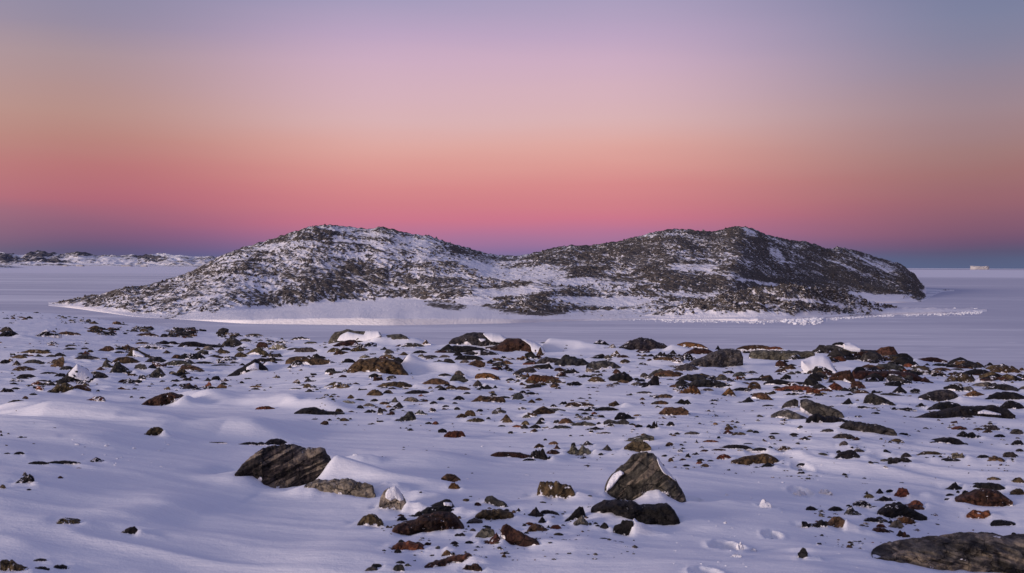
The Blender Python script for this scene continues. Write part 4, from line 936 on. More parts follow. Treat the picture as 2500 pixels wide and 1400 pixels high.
# ------------------------------------------------------------------ hills
def hill(name, mat, cols, shore, foot, foot_k, ridge, ridge_y, dens, relief, nf=30, nu=230, nb=40, bank=None, back=0.6, seed=50, exp=1.0, shore_y=None, unit=1.0):
    hz = horizon(cols)
    ysh = CAM_Z * F / (shore(cols) - hz) if shore_y is None else shore_y(cols)
    yr = np.maximum(ridge_y(cols), ysh * 1.03 + 2)
    jr = (0.9 + 2.2 * sstep(cols, 1900, 2050)) * (noise(cols / 17, cols * 0 + .3, seed=seed + 20) + 0.6 * noise(cols / 6, cols * 0 + .3, seed=seed + 21)) * (unit == 1.0)
    zr = np.maximum(CAM_Z - (ridge(cols) - hz) * yr / F, 0.05)
    yf = ysh + foot_k * (yr - ysh)
    zf = np.clip(CAM_Z - (foot(cols) - hz) * yf / F, 0.02, None)
    zf = np.minimum(zf, zr * 0.6)
    bk = np.zeros_like(cols) if bank is None else bank(cols)
    bk = np.minimum(bk, zf * 0.8)
    rows_y, rows_z, rows_t = [ysh - 0.6 * unit, ysh], [cols * 0 - 0.4 * unit, cols * 0 - 0.02], [0, 0]
    for i in range(1, nf + 1):
        t = i / nf
        y = ysh + (yf - ysh) * t ** 1.6
        z = bk * sstep(y - ysh, 0, 0.6 * unit) + (zf - bk) * t ** 1.3
        rows_y.append(y); rows_z.append(z); rows_t.append(0.0 * t)
    for i in range(1, nu + 1):
        t = i / nu
        y = yf + (yr - yf) * t
        z = zf + (zr - zf) * (t ** exp * 0.9 + 0.1 * (0.5 - 0.5 * np.cos(math.pi * t)))
        rows_y.append(y); rows_z.append(z); rows_t.append(t)
    for i in range(1, nb + 1):
        t = i / nb
        rows_y.append(yr + (yr - ysh) * back * t); rows_z.append((zr + 0.5) * (1 - t * t) - 0.5 * t - 0.3 * t * unit); rows_t.append(1.0)
    Y = np.array([np.broadcast_to(r, cols.shape) for r in rows_y]); Z = np.array([np.broadcast_to(r, cols.shape) for r in rows_z])
    T = np.array(rows_t)[:, None] + 0 * Y
    X = (cols[None] - 1250) / F * Y
    row = hz[None] + (CAM_Z - Z) * F / Y
    px = np.broadcast_to(cols[None], Y.shape)
    D = dens(px, row)
    D = np.where(np.arange(len(Y))[:, None] > nf + nu + 1, np.broadcast_to(D[nf + nu + 1], D.shape), D)
    env = sstep(T, 0, 0.06) * (1 - 0.75 * sstep(T, 0.93, 1.0)); env2 = sstep(T, -0.001, 0.03)
    end = sstep(cols, cols[0], cols[0] + 60) * sstep(-cols, -cols[-1], -cols[-1] + 40)
    env = env * end; env2 = env2 * end
    x, y = X / unit, Y / unit
    l1 = noise(x / 26, y / 34, seed=seed)
    q = x + 0.35 * y
    r1 = 1 - np.abs(noise(q / 9 + noise(x / 14, y / 14, seed=seed + 5) * 0.6, y / 15, seed=seed + 1)) * 2
    n2 = noise(q / 3.4, y / 6.5, seed=seed + 2)
    n3 = noise(x / 1.5, y / 3.2, seed=seed + 3)
    n4 = noise(x / 0.8, y / 1.8, seed=seed + 4)
    Dc = np.clip(D, 0, 1)
    led = Dc * (0.9 * sstep(r1, -0.2, 0.8) + 0.55 * n2)
    Z = Z + relief * unit * (1.5 * l1 * env * (0.3 + Dc) + env2 * (led * 1.0 + Dc * (0.55 * n2 + 0.36 * n3 + 0.20 * n4)) + 0.12 * env2 * n2 + (0.16 * noise(x / 11, y / 9, seed=seed + 8) + 0.10 * noise(x / 5, y / 3, seed=seed + 9)) * end * sstep(Y - ysh[None], 2, 12))
    Z = Z - (jr * yr / F)[None] * sstep(T, 0.80, 1.0) * np.clip(zr / 4, 0, 1)[None]
    rk = D + 0.30 * (r1 - 0.3) * Dc + 0.34 * n2 * Dc + 0.20 * n3 * (Dc > 0.02) + 0.14 * l1 * Dc
    rk = np.where(D < 0.03, -0.6, rk)
    V = np.stack([X, Y, Z], -1).reshape(-1, 3)
    me = mesh_from(name, V, grid_faces(*Y.shape))
    a = me.attributes.new('rock', 'FLOAT', 'POINT'); a.data.foreach_set('value', rk.astype(np.float32).ravel())
    o = link(name, me, mat, kind='structure')
    return X, Y, Z, D, px, row
def blobs(base, lst):
    def f(px, row):
        D = base(px, row) if callable(base) else base + 0 * px
        for (cx, cy, rx, ry, v, *k) in lst:
            tilt = k[0] if k else 0.0
            yy = row - cy - tilt * (px - cx)
            q = ((px - cx) / rx) ** 2 + (yy / ry) ** 2
            q = q + 0.5 * noise(px / (rx * 0.35), row / (ry * 0.35), seed=int(cx))
            wgt = 1 - sstep(q, 0.45, 1.5)
            D = D * (1 - wgt) + v * wgt
        return D
    return f
m_isl = mat_hill('island_rock_and_snow', 1.0)
shore = tab([(60, 742), (100, 745), (180, 753), (250, 763), (330, 774), (450, 781), (600, 791), (950, 795), (1250, 790), (1420, 784), (1600, 780), (1780, 779), (1850, 764),
             (1950, 745), (2100, 741), (2200, 740), (2262, 738), (2275, 722), (2292, 712), (2330, 711)], 22)
foot = tab([(60, 742), (150, 744), (250, 755), (330, 768), (450, 770), (560, 757), (680, 752), (760, 745), (880, 738), (1000, 730), (1060, 734), (1150, 745), (1250, 757), (1420, 766), (1600, 765),
            (1850, 742), (1950, 731), (2050, 722), (2150, 727), (2250, 735), (2262, 736), (2292, 711), (2330, 711)], 26)
ridge = tab([(60, 742), (100, 742), (150, 741), (200, 731), (250, 722), (310, 706), (340, 706), (400, 689), (450, 674), (480, 660), (510, 646), (540, 628), (570, 617), (600, 606), (640, 596), (680, 582), (710, 572), (740, 562),
             (770, 556), (800, 553), (850, 555), (880, 561), (905, 561), (930, 557), (960, 564), (1000, 574), (1040, 578), (1080, 591), (1120, 603), (1160, 614), (1200, 625), (1245, 629), (1290, 624),
             (1340, 612), (1390, 602), (1440, 602), (1500, 594), (1560, 580), (1600, 567), (1640, 562), (1680, 563), (1710, 568), (1740, 568), (1780, 558), (1805, 554), (1840, 561), (1880, 580), (1920, 588),
             (1960, 592), (2000, 604), (2020, 610), (2050, 607), (2100, 618), (2150, 633), (2190, 645), (2210, 652), (2222, 668), (2232, 668), (2240, 686), (2250, 690), (2258, 712), (2275, 711), (2300, 710.5), (2330, 711)], 7)
ridge_y = tab([(60, 540), (150, 545), (300, 510), (500, 560), (850, 625), (1000, 630), (1245, 660), (1400, 700), (1800, 780), (2000, 840), (2200, 930), (2245, 960), (2290, 985), (2330, 985)], 30)
def isl_base(px, row):
    left = 0.60 + 0.0 * px
    right = 0.74 + 0 * px
    w = sstep(px + 1.2 * (row - 640), 1180, 1420)
    d = left * (1 - w) + right * w
    fl = foot(px)
    d = d * (1 - sstep(row + 7 * noise(px / 45, px * 0 + 7.7, seed=70) + 4 * noise(px / 14, px * 0 + 1.7, seed=71), fl - 7, fl - 1))
    return d
isl_d = blobs(isl_base, [
    (770, 572, 70, 16, .72, -.15), (905, 575, 50, 6, .24, .1), (830, 560, 50, 4, .28), (860, 590, 70, 5, .22, .05), (1010, 592, 50, 8, .28, .2), (960, 605, 60, 6, .3, .1), (1130, 612, 90, 7, .62, .3), (620, 618, 60, 12, .68, -.3),
    (700, 600, 90, 8, .3, -.1), (560, 640, 60, 10, .55, -.4), (900, 625, 120, 8, .42), (1040, 632, 90, 10, .32), (860, 655, 60, 16, .85, -.4), (950, 680, 70, 22, .85, .1), (720, 700, 140, 22, .66, 0), (1100, 690, 60, 12, .6, .2), (820, 715, 80, 14, .7, .1),
    (1000, 705, 60, 14, .7, .5), (560, 690, 70, 22, .42), (480, 700, 60, 16, .55, -.3), (340, 730, 130, 13, .58, -.12), (470, 752, 90, 10, .55, -.35), (620, 720, 60, 12, .6, -.2), (480, 732, 60, 5, .15, -.2),
    (1180, 655, 60, 12, .10, .2), (1280, 672, 110, 18, .26), (1250, 640, 60, 5, .6), (1380, 690, 90, 10, .30), (1400, 655, 100, 10, .5), (1330, 706, 60, 9, .42), (1500, 700, 60, 12, .42), (1480, 735, 130, 12, .14), (1500, 765, 150, 9, .12), (1230, 715, 90, 12, .16), (1090, 745, 50, 12, .62, .1), (1310, 752, 110, 19, .78),
    (1160, 735, 50, 10, .2), (1450, 660, 60, 6, .8), (1700, 655, 60, 8, .25), (1760, 672, 50, 4, .35, .2), (1895, 625, 20, 20, .30, .8), (2275, 712, 28, 9, .0), (1830, 570, 20, 8, .3, .5), (1930, 645, 30, 5, .1, .2), (1620, 680, 60, 14, .85, .2), (1720, 690, 120, 14, .8, .15), (1880, 655, 120, 12, .72),
    (1950, 695, 120, 16, .82, .1), (2100, 690, 90, 18, .92, .3), (2170, 655, 60, 8, .45, .5), (2120, 640, 60, 3, .30, .5), (2060, 650, 50, 3, .35, .4), (2220, 700, 35, 22, .92, .8), (1660, 755, 130, 16, .55), (1800, 720, 90, 12, .7), (1700, 720, 100, 7, .4),
    (1850, 690, 60, 5, .15, .1), (2130, 725, 90, 5, .0), (1990, 722, 60, 4, .0)])
cols = np.arange(118, 2331, 2.0)
bank = tab([(60, .1), (480, .1), (560, 1.0), (700, 2.0), (900, 2.4), (1200, 1.7), (1420, .7), (1600, .5), (1780, .6), (1950, 0.6), (2330, .8)], 40)
ISL = hill('island', m_isl, cols, shore, foot, tab([(300, .12), (480, .14), (650, .38), (1000, .45), (1150, .25), (1300, .12)], 25)(cols), ridge, ridge_y, isl_d, 0.8, bank=lambda p: bank(p) * (0.95 + 0.12 * noise(p / 37, p * 0 + .5, seed=77)), seed=50)
# low rocky headland in front of the right hill, running out as a spit of broken ice
k_shore = tab([(1560, 779), (1600, 781), (1750, 783), (1850, 785), (1920, 783), (2000, 779), (2150, 770), (2300, 766), (2410, 761)])
k_ridge = tab([(1560, 775), (1600, 768), (1700, 742), (1780, 720), (1850, 710), (1920, 702), (1990, 707), (2050, 717), (2100, 728), (2150, 748), (2200, 753), (2300, 755), (2370, 757), (2410, 760)])
k_dens = blobs(lambda px, row: 0.80 * (1 - sstep(px, 2040, 2170)) * (1 - sstep(row, 758 + 6 * noise(px / 30, px * 0, seed=8), 772 + 6 * noise(px / 30, px * 0, seed=8))),
               [(1640, 762, 60, 12, .45), (1980, 740, 90, 5, .3, .1), (1850, 745, 60, 5, .4), (2060, 745, 60, 5, .35, .3), (2090, 735, 60, 6, .7, .4), (2180, 750, 60, 2, .7)])
kc = np.arange(1560, 2411, 2.0)
HEAD = hill('headland', m_isl, kc, k_shore, tab([(1560, 778), (1750, 776), (2000, 771), (2150, 763), (2300, 761), (2410, 760.5)]), 0.2, k_ridge, lambda p: CAM_Z * F / (k_shore(p) - horizon(p)) + np.interp(p, [1560, 1850, 2150, 2410], [14, 45, 16, 8]),
            k_dens, 1.0, nf=14, nu=90, nb=16, bank=lambda p: 0.7 + 0.3 * noise(p / 21, p * 0 + .5, seed=78), seed=90)

# far coast on the left
m_far = mat_hill('far_rock_and_snow', 24.0, dark=(0.060, 0.062, 0.078), brown=(0.12, 0.11, 0.12))
fr_r = tab([(-300, 622), (-60, 624), (-20, 618), (0, 616), (20, 620), (45, 624), (70, 621), (90, 617), (110, 619), (135, 622), (160, 622), (190, 618), (215, 622), (235, 627), (260, 625), (290, 626), (320, 624), (345, 627), (375, 622), (405, 620), (430, 624), (470, 628), (520, 629), (620, 633), (760, 648)])
far_d = blobs(lambda px, row: 0.42 + 0 * px, [(90, 622, 50, 7, .85), (10, 630, 60, 12, .8), (120, 640, 60, 6, .85, .1), (45, 626, 20, 4, .15), (200, 622, 50, 4, .7), (240, 634, 90, 5, .2), (370, 633, 40, 7, .8, .1), (410, 632, 35, 3, .08, .3), (300, 640, 60, 4, .4), (480, 632, 60, 5, .5), (200, 645, 120, 2, .1), (430, 645, 90, 2, .35)])
hill('far_coast', m_far, np.arange(-300, 761, 2.0), tab([(-300, 647.5), (760, 650)]), tab([(-300, 646), (760, 649.5)]), 0.2, fr_r, lambda p: 12600 + 300 * noise(p / 60, p * 0, seed=3), far_d, 0.9,
     nf=6, nu=60, nb=10, shore_y=lambda p: 10600 + 0 * p, unit=24.0, seed=120)
m_isl2 = mat_hill('low_islet_rock', 6.0)
hill('low_islet', m_isl2, np.arange(-200, 71, 1.5), tab([(-200, 656), (70, 655)]), tab([(-200, 653), (20, 653), (70, 654.6)]), 0.25, tab([(-200, 646), (-60, 647), (0, 648), (25, 650), (70, 654.5)]),
     lambda p: CAM_Z * F / (655.5 - horizon(p)) * 1.06, lambda px, row: 0.5 * (1 - sstep(row, 653, 654.5)), 0.35, nf=6, nu=24, nb=8, unit=6.0, seed=140)

# ------------------------------------------------------------------ rocks
m = new_mat('snow_lump'); b = NB(m)
co = b.node('ShaderNodeTexCoord').outputs['Object']
b.out((0.77, 0.775, 0.81), 0.8, b.bump(b.noise(co, 30, 4), 0.02), 0.2); M_LUMP = m
M_PLAIN = mat_rock('rock', 'object')
M_BAND = [mat_rock('banded_rock_rising', 'banded', 26, 1.0), mat_rock('banded_rock_fine', 'banded', 38, .8), mat_rock('banded_rock_falling', 'banded', -15, 1.0)]
M_STUFF = mat_rock('pebble_rock', 'vertex')
PROF = {'m': [(0, .15), (.12, .55), (.3, .88), (.5, 1), (.7, .9), (.88, .55), (1, .15)],
        'f': [(0, .3), (.1, .75), (.3, .95), (.5, 1), (.75, .9), (.92, .6), (1, .2)],
        'p': [(0, .08), (.25, .5), (.5, 1), (.7, .7), (1, .1)],
        'a': [(0, .6), (.1, .9), (.4, 1), (.8, .85), (.95, .7), (1, .4)],
        'l': [(0, .2), (.15, .7), (.3, .6), (.45, 1), (.6, .7), (.8, .85), (1, .2)],
        'c': [(0, .35), (.15, .75), (.5, 1), (.85, .75), (1, .35)],
        's': [(0, .1), (.25, .6), (.5, 1), (.75, .7), (1, .15)]}
PROF['B'] = PROF['m']
def rock_shape(w, dep, h, sh, prof, skew, sub, seed):
    """a rock about w x dep x h with its base plane at z=0 and a buried root below"""
    rr = random.Random(seed)
    V, Fc = ico(sub)
    V = V.copy()
    n = len(V)
    pts = prof or [(a, min(1, b * rr.uniform(0.88, 1.1))) for a, b in PROF[sh]]
    if prof is None and rr.random() < 0.5 and not skew: pts = [(1 - a, b) for a, b in reversed(pts)]
    px_ = np.array([p[0] for p in pts]); pz = np.array([p[1] for p in pts])
    if skew == 'L': px_ = px_ ** 1.5
    if skew == 'R': px_ = 1 - (1 - px_[::-1]) ** 1.5 if False else px_ ** 0.66
    boxy = {'m': 2.0, 'f': 2.4, 'p': 1.8, 'a': 3.2, 'l': 2.2, 'c': 2.0, 's': 1.8, 'B': 2.4}[sh]
    x, y, z = V[:, 0], V[:, 1], V[:, 2]
    # square the ellipsoid up a little
    nrm = (np.abs(x) ** boxy + np.abs(y) ** boxy + np.abs(z) ** boxy) ** (1 / boxy)
    x, y, z = x / nrm, y / nrm, z / nrm
    rad = np.sqrt(np.clip(1 - x * x, 0, 1))
    P = np.interp((x + 1) / 2, px_, pz)
    zt = np.clip(z / np.maximum(np.sqrt(np.clip(1 - np.abs(x) ** boxy, 1e-3, 1)), 0.05), -1, 1)
    top = P * zt * sstep(1 - np.abs(x), 0, 0.06) ** 0.5
    Z = np.where(z > 0, top, z * 0.6)
    p = np.stack([x, y, Z], 1)
    # random flat facets
    k = {'m': 5, 'f': 6, 'p': 9, 'a': 11, 'l': 9, 'c': 3, 's': 7, 'B': 6}[sh]
    for i in range(k):
        a, e = rr.uniform(0, 2 * math.pi), rr.uniform(-0.1, 1.0)
        nn = np.array([math.cos(a) * math.cos(e), math.sin(a) * math.cos(e), math.sin(e)])
        d = p @ nn
        lim = rr.uniform(0.62, 0.88) * d.max()
        over = np.clip(d - lim, 0, None)
        p = p - (over * 0.8)[:, None] * nn * (0.5 if prof else 1.0)
    o = rr.uniform(0, 99)
    asp = np.array([1, dep / w, h / w])
    q = p * asp * 2.2 + o
    am = {'m': .07, 'f': .10, 'p': .11, 'a': .10, 'l': .19, 'c': .05, 's': .10, 'B': .055}[sh]
    nv = lambda s_, sd: np.stack([noise(q[:, 0] * s_ + 5.1 * j, q[:, 1] * s_, q[:, 2] * s_ * 1.5, seed=sd + j) for j in range(3)], 1)
    p = p * asp
    p += nv(0.8, 1) * am * 1.3 * np.array([1, 1, min(1, 2.2 * h / w)])
    p += nv(2.4, 4) * am * 0.7 * np.array([1, 1, min(1, 2.6 * h / w)])
    if sub >= 3: p += nv(6.0, 7) * am * 0.40 * np.array([1, 1, min(1, 3 * h / w)])
    if sub >= 5:
        if sh == 'B':   # layered gneiss: shallow ledges following the foliation
            s_ = (p[:, 2] * 0.85 - p[:, 0] * 0.42 + p[:, 1] * 0.3 + 0.05 * noise(p[:, 0] * 3, p[:, 1] * 3, seed=5)) * 34
            c_ = noise(s_ * 0.5, s_ * 0 + o, seed=9) + 0.6 * noise(s_ * 1.3, s_ * 0 + o, seed=10)
            dirn = p / np.maximum(np.linalg.norm(p, axis=1), 1e-4)[:, None]
            p += dirn * (c_ * 0.016 * sstep(p[:, 2], -0.02, 0.05))[:, None]
        p += nv(13, 11) * am * 0.12
    p *= w / 2
    # keep the catalogue's height and width exactly
    zmax = p[:, 2].max()
    p[:, 2] = np.where(p[:, 2] > 0, p[:, 2] * h / max(zmax, 1e-4), p[:, 2])
    p[:, 2] = np.where(p[:, 2] < 0, np.maximum(p[:, 2] * 0.9, -0.35 * h - 0.03 * w), p[:, 2])
    p[:, 0] *= w / (p[:, 0].max() - p[:, 0].min())
    p[:, 0] -= (p[:, 0].max() + p[:, 0].min()) / 2
    p[:, 1] *= dep / (p[:, 1].max() - p[:, 1].min())
    return p, Fc
def relief_rock(r, seed):
    """a half-buried rock: outline, depth and roundness; closed shell with a back and a root under the snow"""
    x0, _, x1, _ = r['box']
    rr = random.Random(seed); o = rr.uniform(0, 90)
    wp, hp = r['wpx'], r['box'][3] - r['box'][1]
    n = int(np.clip(wp / 2.2, 12, 120)); m = int(np.clip(hp / 2.2, 6, 30))
    t = np.linspace(0, 1, n); t = t * 0.75 + 0.25 * (0.5 - 0.5 * np.cos(math.pi * t))
    xs = x0 + (x1 - x0) * t
    T = np.interp(xs, [p[0] for p in r['top']], [p[1] for p in r['top']])
    B = np.interp(xs, [p[0] for p in r['bot']], [p[1] for p in r['bot']])
    if r['sh'] in 'mcB' and n > 16:
        k = np.array([1, 2, 1]) / 4
        T[1:-1] = np.convolve(T, k, 'same')[1:-1]
    j = r['jag'] * max(hp, 5)
    nzv = lambda sc, sd: noise(xs / sc + o, xs * 0 + sd * 1.7, seed=sd)
    q1 = 14 if wp > 60 else 6
    T = T + j * (0.9 * nzv(q1, 1) + 0.7 * nzv(q1 / 2.6, 2)) * np.minimum(1, 6 * t * (1 - t) + .1)
    B = B + j * (0.9 * nzv(q1, 3) + 1.0 * nzv(q1 / 3.0, 4)) * np.minimum(1, 6 * t * (1 - t) + .1)
    T = np.minimum(T, B - 0.25)
    y0 = np.interp(xs, *r['yk'])
    edge = np.clip(1 - np.abs(2 * t - 1) ** 3, 0, 1) ** 0.5 * 0.94 + 0.06
    dep = r['dep'] * edge
    e = {'m': 2.0, 'f': 2.0, 'p': 1.5, 'a': 2.3, 'l': 1.8, 'c': 2.0, 's': 1.6, 'B': 2.0}[r['sh']]
    off = lambda q: 0.5 * (1 - (1 - np.clip(q, 0, 1) ** e) ** (1 / e))
    def yfn(px, row, rough=True):
        b_, t_ = np.interp(px, xs, B), np.interp(px, xs, T)
        q = (b_ - row) / np.maximum(b_ - t_, .1)
        y = np.interp(px, xs, y0) + np.interp(px, xs, dep) * off(q)
        if rough and not r.get('smooth'):
            a_, c_ = px / max(hp, 14) * 2.0 + o, row / max(hp, 14) * 2.6
            f = 0.12 * noise(a_, c_, seed=5) + 0.075 * noise(a_ * 2.7, c_ * 2.7, seed=6) + 0.035 * noise(a_ * 7, c_ * 7, seed=7)
            if r['sh'] in 'alpf': f = 0.6 * f + 0.09 * np.round(2.2 * noise(a_ * 1.1 + c_ * .5, c_ * 1.4 - a_ * .4, seed=8)) / 2.2
            if r['sh'] == 'B':
                dirv = -0.45 if r['px'] < 2000 else 0.22
                s_ = (row - dirv * px * 1.0) / 5.0
                f = 0.6 * f + 0.035 * noise(s_ * 0.6, px / 60 + o, seed=9) + 0.02 * noise(s_ * 1.6, px / 40 + o, seed=10)
            y = y + f * np.minimum(r['dep'], 2.0 * r['h']) * np.interp(px, xs, edge) * np.clip(1.1 - q * 0.5, 0, 1)
        return y
    q = np.sin(np.linspace(0, math.pi / 2, m))
    rows = []; ups = []
    yb = y0 + 0.0
    d_b = rays(xs, B)
    Pb = np.stack([d_b[:, 0] * yb, yb, CAM_Z + d_b[:, 2] * yb], 1)
    sk = 0.25 * r['h'] + 0.04 * r['w']
    rows.append(Pb + np.array([0, 0.3 * sk, -sk])); ups.append(np.full(n, -.2))
    for qq in q:
        row = B - (B - T) * qq
        y = yfn(xs, row); d = rays(xs, row)
        rows.append(np.stack([d[:, 0] * y, y, CAM_Z + d[:, 2] * y], 1)); ups.append(np.full(n, qq))
    Pt = rows[-1]
    cxm = Pt[:, 0].mean()
    for qq in (0.92, 0.7, 0.35, -0.1):
        y = y0 + dep * (0.5 + 0.5 * (1 - max(qq, 0) ** e) ** (1 / e))
        z = Pb[:, 2] + (Pt[:, 2] - Pb[:, 2]) * qq - (sk if qq < 0 else 0)
        rows.append(np.stack([Pt[:, 0] + (Pt[:, 0] - cxm) * .02, y, z], 1)); ups.append(np.full(n, max(qq, 0)))
    K = len(rows)
    V = np.array(rows).reshape(-1, 3)
    i = np.arange(K * n).reshape(K, n)
    i2 = np.concatenate([i, i[:1]])
    Fq = np.stack([i2[:-1, :-1], i2[:-1, 1:], i2[1:, 1:], i2[1:, :-1]], -1).reshape(-1, 4)
    ca, cb = len(V), len(V) + 1
    V = np.concatenate([V, i_mean(V, i[:, 0]), i_mean(V, i[:, -1])])
    capL = np.array([[i2[a, 0], i2[a + 1, 0], ca, ca] for a in range(K)])
    capR = np.array([[i2[a + 1, -1], i2[a, -1], cb, cb] for a in range(K)])
    tri = np.concatenate([Fq[:, [0, 1, 2]], Fq[:, [0, 2, 3]], capL[:, :3], capR[:, :3]])
    up = np.concatenate([np.concatenate(ups), [0, 0]])
    return V, tri, up, yfn
def i_mean(V, idx): return V[idx].mean(0)[None]
def snow_patch(cap, yfn, thick):
    top, bot = cap
    x0, x1 = top[0][0], top[-1][0]
    n = int(np.clip((x1 - x0) / 1.5, 10, 90)); m = 12
    t = np.linspace(0, 1, n); xs = x0 + (x1 - x0) * t
    T = np.interp(xs, [p[0] for p in top], [p[1] for p in top]); B = np.interp(xs, [p[0] for p in bot], [p[1] for p in bot])
    B = B + 0.8 * noise(xs / 5, xs * 0 + .3, seed=3) + .5 * noise(xs / 2, xs * 0 + .3, seed=4)
    T = np.minimum(T - 0.6, B - .3)
    fr, bk = [], []
    for a in np.linspace(0, 1, m):
        row = B + (T - B) * a
        y = yfn(xs, row, False)
        lens = np.sqrt(np.clip(1 - (2 * a - 1) ** 4, 0, 1)) * np.clip(1 - np.abs(2 * t - 1) ** 6, 0, 1) ** .5
        for lst, yy in ((fr, y - thick * (0.35 + 0.9 * lens)), (bk, y + thick * 1.5)):
            d = rays(xs, row); lst.append(np.stack([d[:, 0] * yy, yy, CAM_Z + d[:, 2] * yy], 1))
    rows = fr + bk[::-1]; K = len(rows)
    V = np.array(rows).reshape(-1, 3)
    i = np.arange(K * n).reshape(K, n); i2 = np.concatenate([i, i[:1]])
    Fq = np.stack([i2[:-1, :-1], i2[:-1, 1:], i2[1:, 1:], i2[1:, :-1]], -1).reshape(-1, 4)
    return V, np.concatenate([Fq[:, [0, 1, 2]], Fq[:, [0, 2, 3]]])
LIM = 300
stuffV, stuffF, stuffC, stuffR, stuffU, nst = [], [], [], [], [], 0
def to_stuff(p, Fc, at, col):
    global nst
    w_ = p[:, 0].max() - p[:, 0].min()
    stuffR.append(p / w_ + nst * 0.37 % 50); stuffU.append(p[:, 2] / p[:, 2].max())
    stuffV.append(p + np.array(at)); stuffF.append(Fc + nst); nst += len(p)
    stuffC.append(np.tile(np.array(col, np.float32), (len(p), 1)))
marks = [r for r in ROCKS if r['short']]
def rel(r):
    best, bd = None, 1e9
    rx, ry = r['px'], r['box'][3]
    for m in marks:
        mx, my = m['px'], m['box'][3]
        d = abs(rx - mx) / 1.0 + abs(ry - my) * 3.0
        if d < bd: bd, best = d, m
    mx, my = best['px'], best['box'][3]
    dx, dy = rx - mx, (ry - my) * 3.0
    hw = best['wpx'] / 2
    if abs(dx) > abs(dy) or (abs(dx) > hw and abs(dx) > 0.6 * abs(dy)): s_ = 'right of' if dx > 0 else 'left of'
    else: s_ = 'in front of' if dy > 0 else 'behind'
    return s_ + ' ' + best['short'], bd
def sizew(r):
    a = r['wpx']
    return 'tiny' if a < 22 else 'small' if a < 45 else 'middling' if a < 80 else 'large'
objs = ROCKS[:LIM]
for r in objs:
    if r['label'] is None:
        s_, _ = rel(r)
        r['rel'] = s_
        r['base'] = f"{sizew(r)} {CWORD[r['c']]} {SWORD[r['sh']]}"
groups = {}
for r in objs:
    if r['label'] is None: groups.setdefault((r['base'], r['rel']), []).append(r)
ORD = ['leftmost', 'second from left', 'third from left', 'fourth from left', 'fifth from left']
for (b_, s_), g in groups.items():
    noun = 'stone'
    if len(g) == 1:
        g[0]['label'] = f'{b_} {noun} in snow {s_}'
    else:
        g.sort(key=lambda r: r['px'])
        for i, r in enumerate(g):
            pos = ('left one of two' if i == 0 else 'right one of two') if len(g) == 2 else (ORD[i] if i < len(g) - 1 else 'rightmost') + f' of {len(g)}'
            r['label'] = f'{b_} {noun} {s_}, {pos}'
for i, r in enumerate(ROCKS):
    p, Fc, up, yfn = relief_rock(r, 100 + i)
    org = np.array([(r['px'] - 1250) / F * r['y'], r['y'], 0.0]); org[2] = p[:, 2].min() + 0.25 * r['h']
    v = random.Random(i)
    j = v.uniform(0.8, 1.25)
    c = tuple(q * j * v.uniform(0.93, 1.07) for q in PAL[r['c']])
    tri_up = up * 1.0
    if i < LIM:
        nm = r['name'] or ('stone' if r['wpx'] < 60 else 'rock')
        me = mesh_from(nm, p - org, Fc, smooth=not (r['sh'] in 'alpf' and r['wpx'] < 90))
        rock_attrs(me, (p - org) / r['w'] * (1 if r['wpx'] < 120 else 1.6) + i * 1.7, tri_up + (0.2 if r['wpx'] > 120 else 0.05))
        mt = M_PLAIN
        if r['sh'] == 'B': mt = M_BAND[{'the striped foreground boulder': 0, 'the hooded foreground boulder': 1, 'the corner striped boulder': 2}[r['short']]]
        o = link(nm, me, mt, label=r['label'], category=nm, group='rocks half buried in the snowy foreground slope')
        o.location = org
        sn = r['snow'] if not r['short'] in TRACE else -0.3 + 0.5 * r['snow']
        o.color = (*c, sn or (-0.25 if r['short'] else v.uniform(-0.15, 0.16)))
        for cap in r['caps']:
            pv, pf = snow_patch(cap, yfn, 0.03 * r['w'] + 0.01)
            link('snow_patch', mesh_from('snow_patch', pv - org, pf), M_LUMP, parent=o)
    else:
        to_stuff(p, Fc, (0, 0, 0), (*c, r['snow']))
        stuffU[-1] = tri_up; stuffR[-1] = p / r['w'] * 1.0
for k_, (cr, top, bot) in enumerate([('G', '1500,315 1560,280 1640,245 1760,238 1830,280 1870,360 1905,438', '1500,325 1600,425 1700,475 1830,505 1905,446'),
                     ('G', '2010,105 2080,84 2150,108 2205,155', '2010,120 2100,152 2205,160')]):
    top, bot = unpack(cr, top), unpack(cr, bot)
    b0 = ROCKS[0]
    hr = next(r for r in ROCKS if r['short'] == ('the long bank-top boulder' if k_ < 1 else 'the long skyline boulder'))
    xs_ = np.linspace(top[0][0], top[-1][0], 9)
    rr_ = dict(box=(top[0][0], min(p[1] for p in top), top[-1][0], max(p[1] for p in bot)), wpx=top[-1][0] - top[0][0], top=top, bot=bot, jag=.006, smooth=1, sh='c', px=(top[0][0] + top[-1][0]) / 2,
               yk=(xs_, np.full(9, float(np.median(depth_of(xs_, np.interp(xs_, [p[0] for p in bot], [p[1] for p in bot])))) if k_ == 0 else hr['y'] + .05)), dep=hr['dep'] * 1.1, h=hr['h'], w=(top[-1][0] - top[0][0]) * hr['y'] / F)
    p, Fc, up, yfn = relief_rock(rr_, 5 + k_)
    link('snow_drift', mesh_from('snow_drift', p, Fc), M_SNOW, kind='structure')

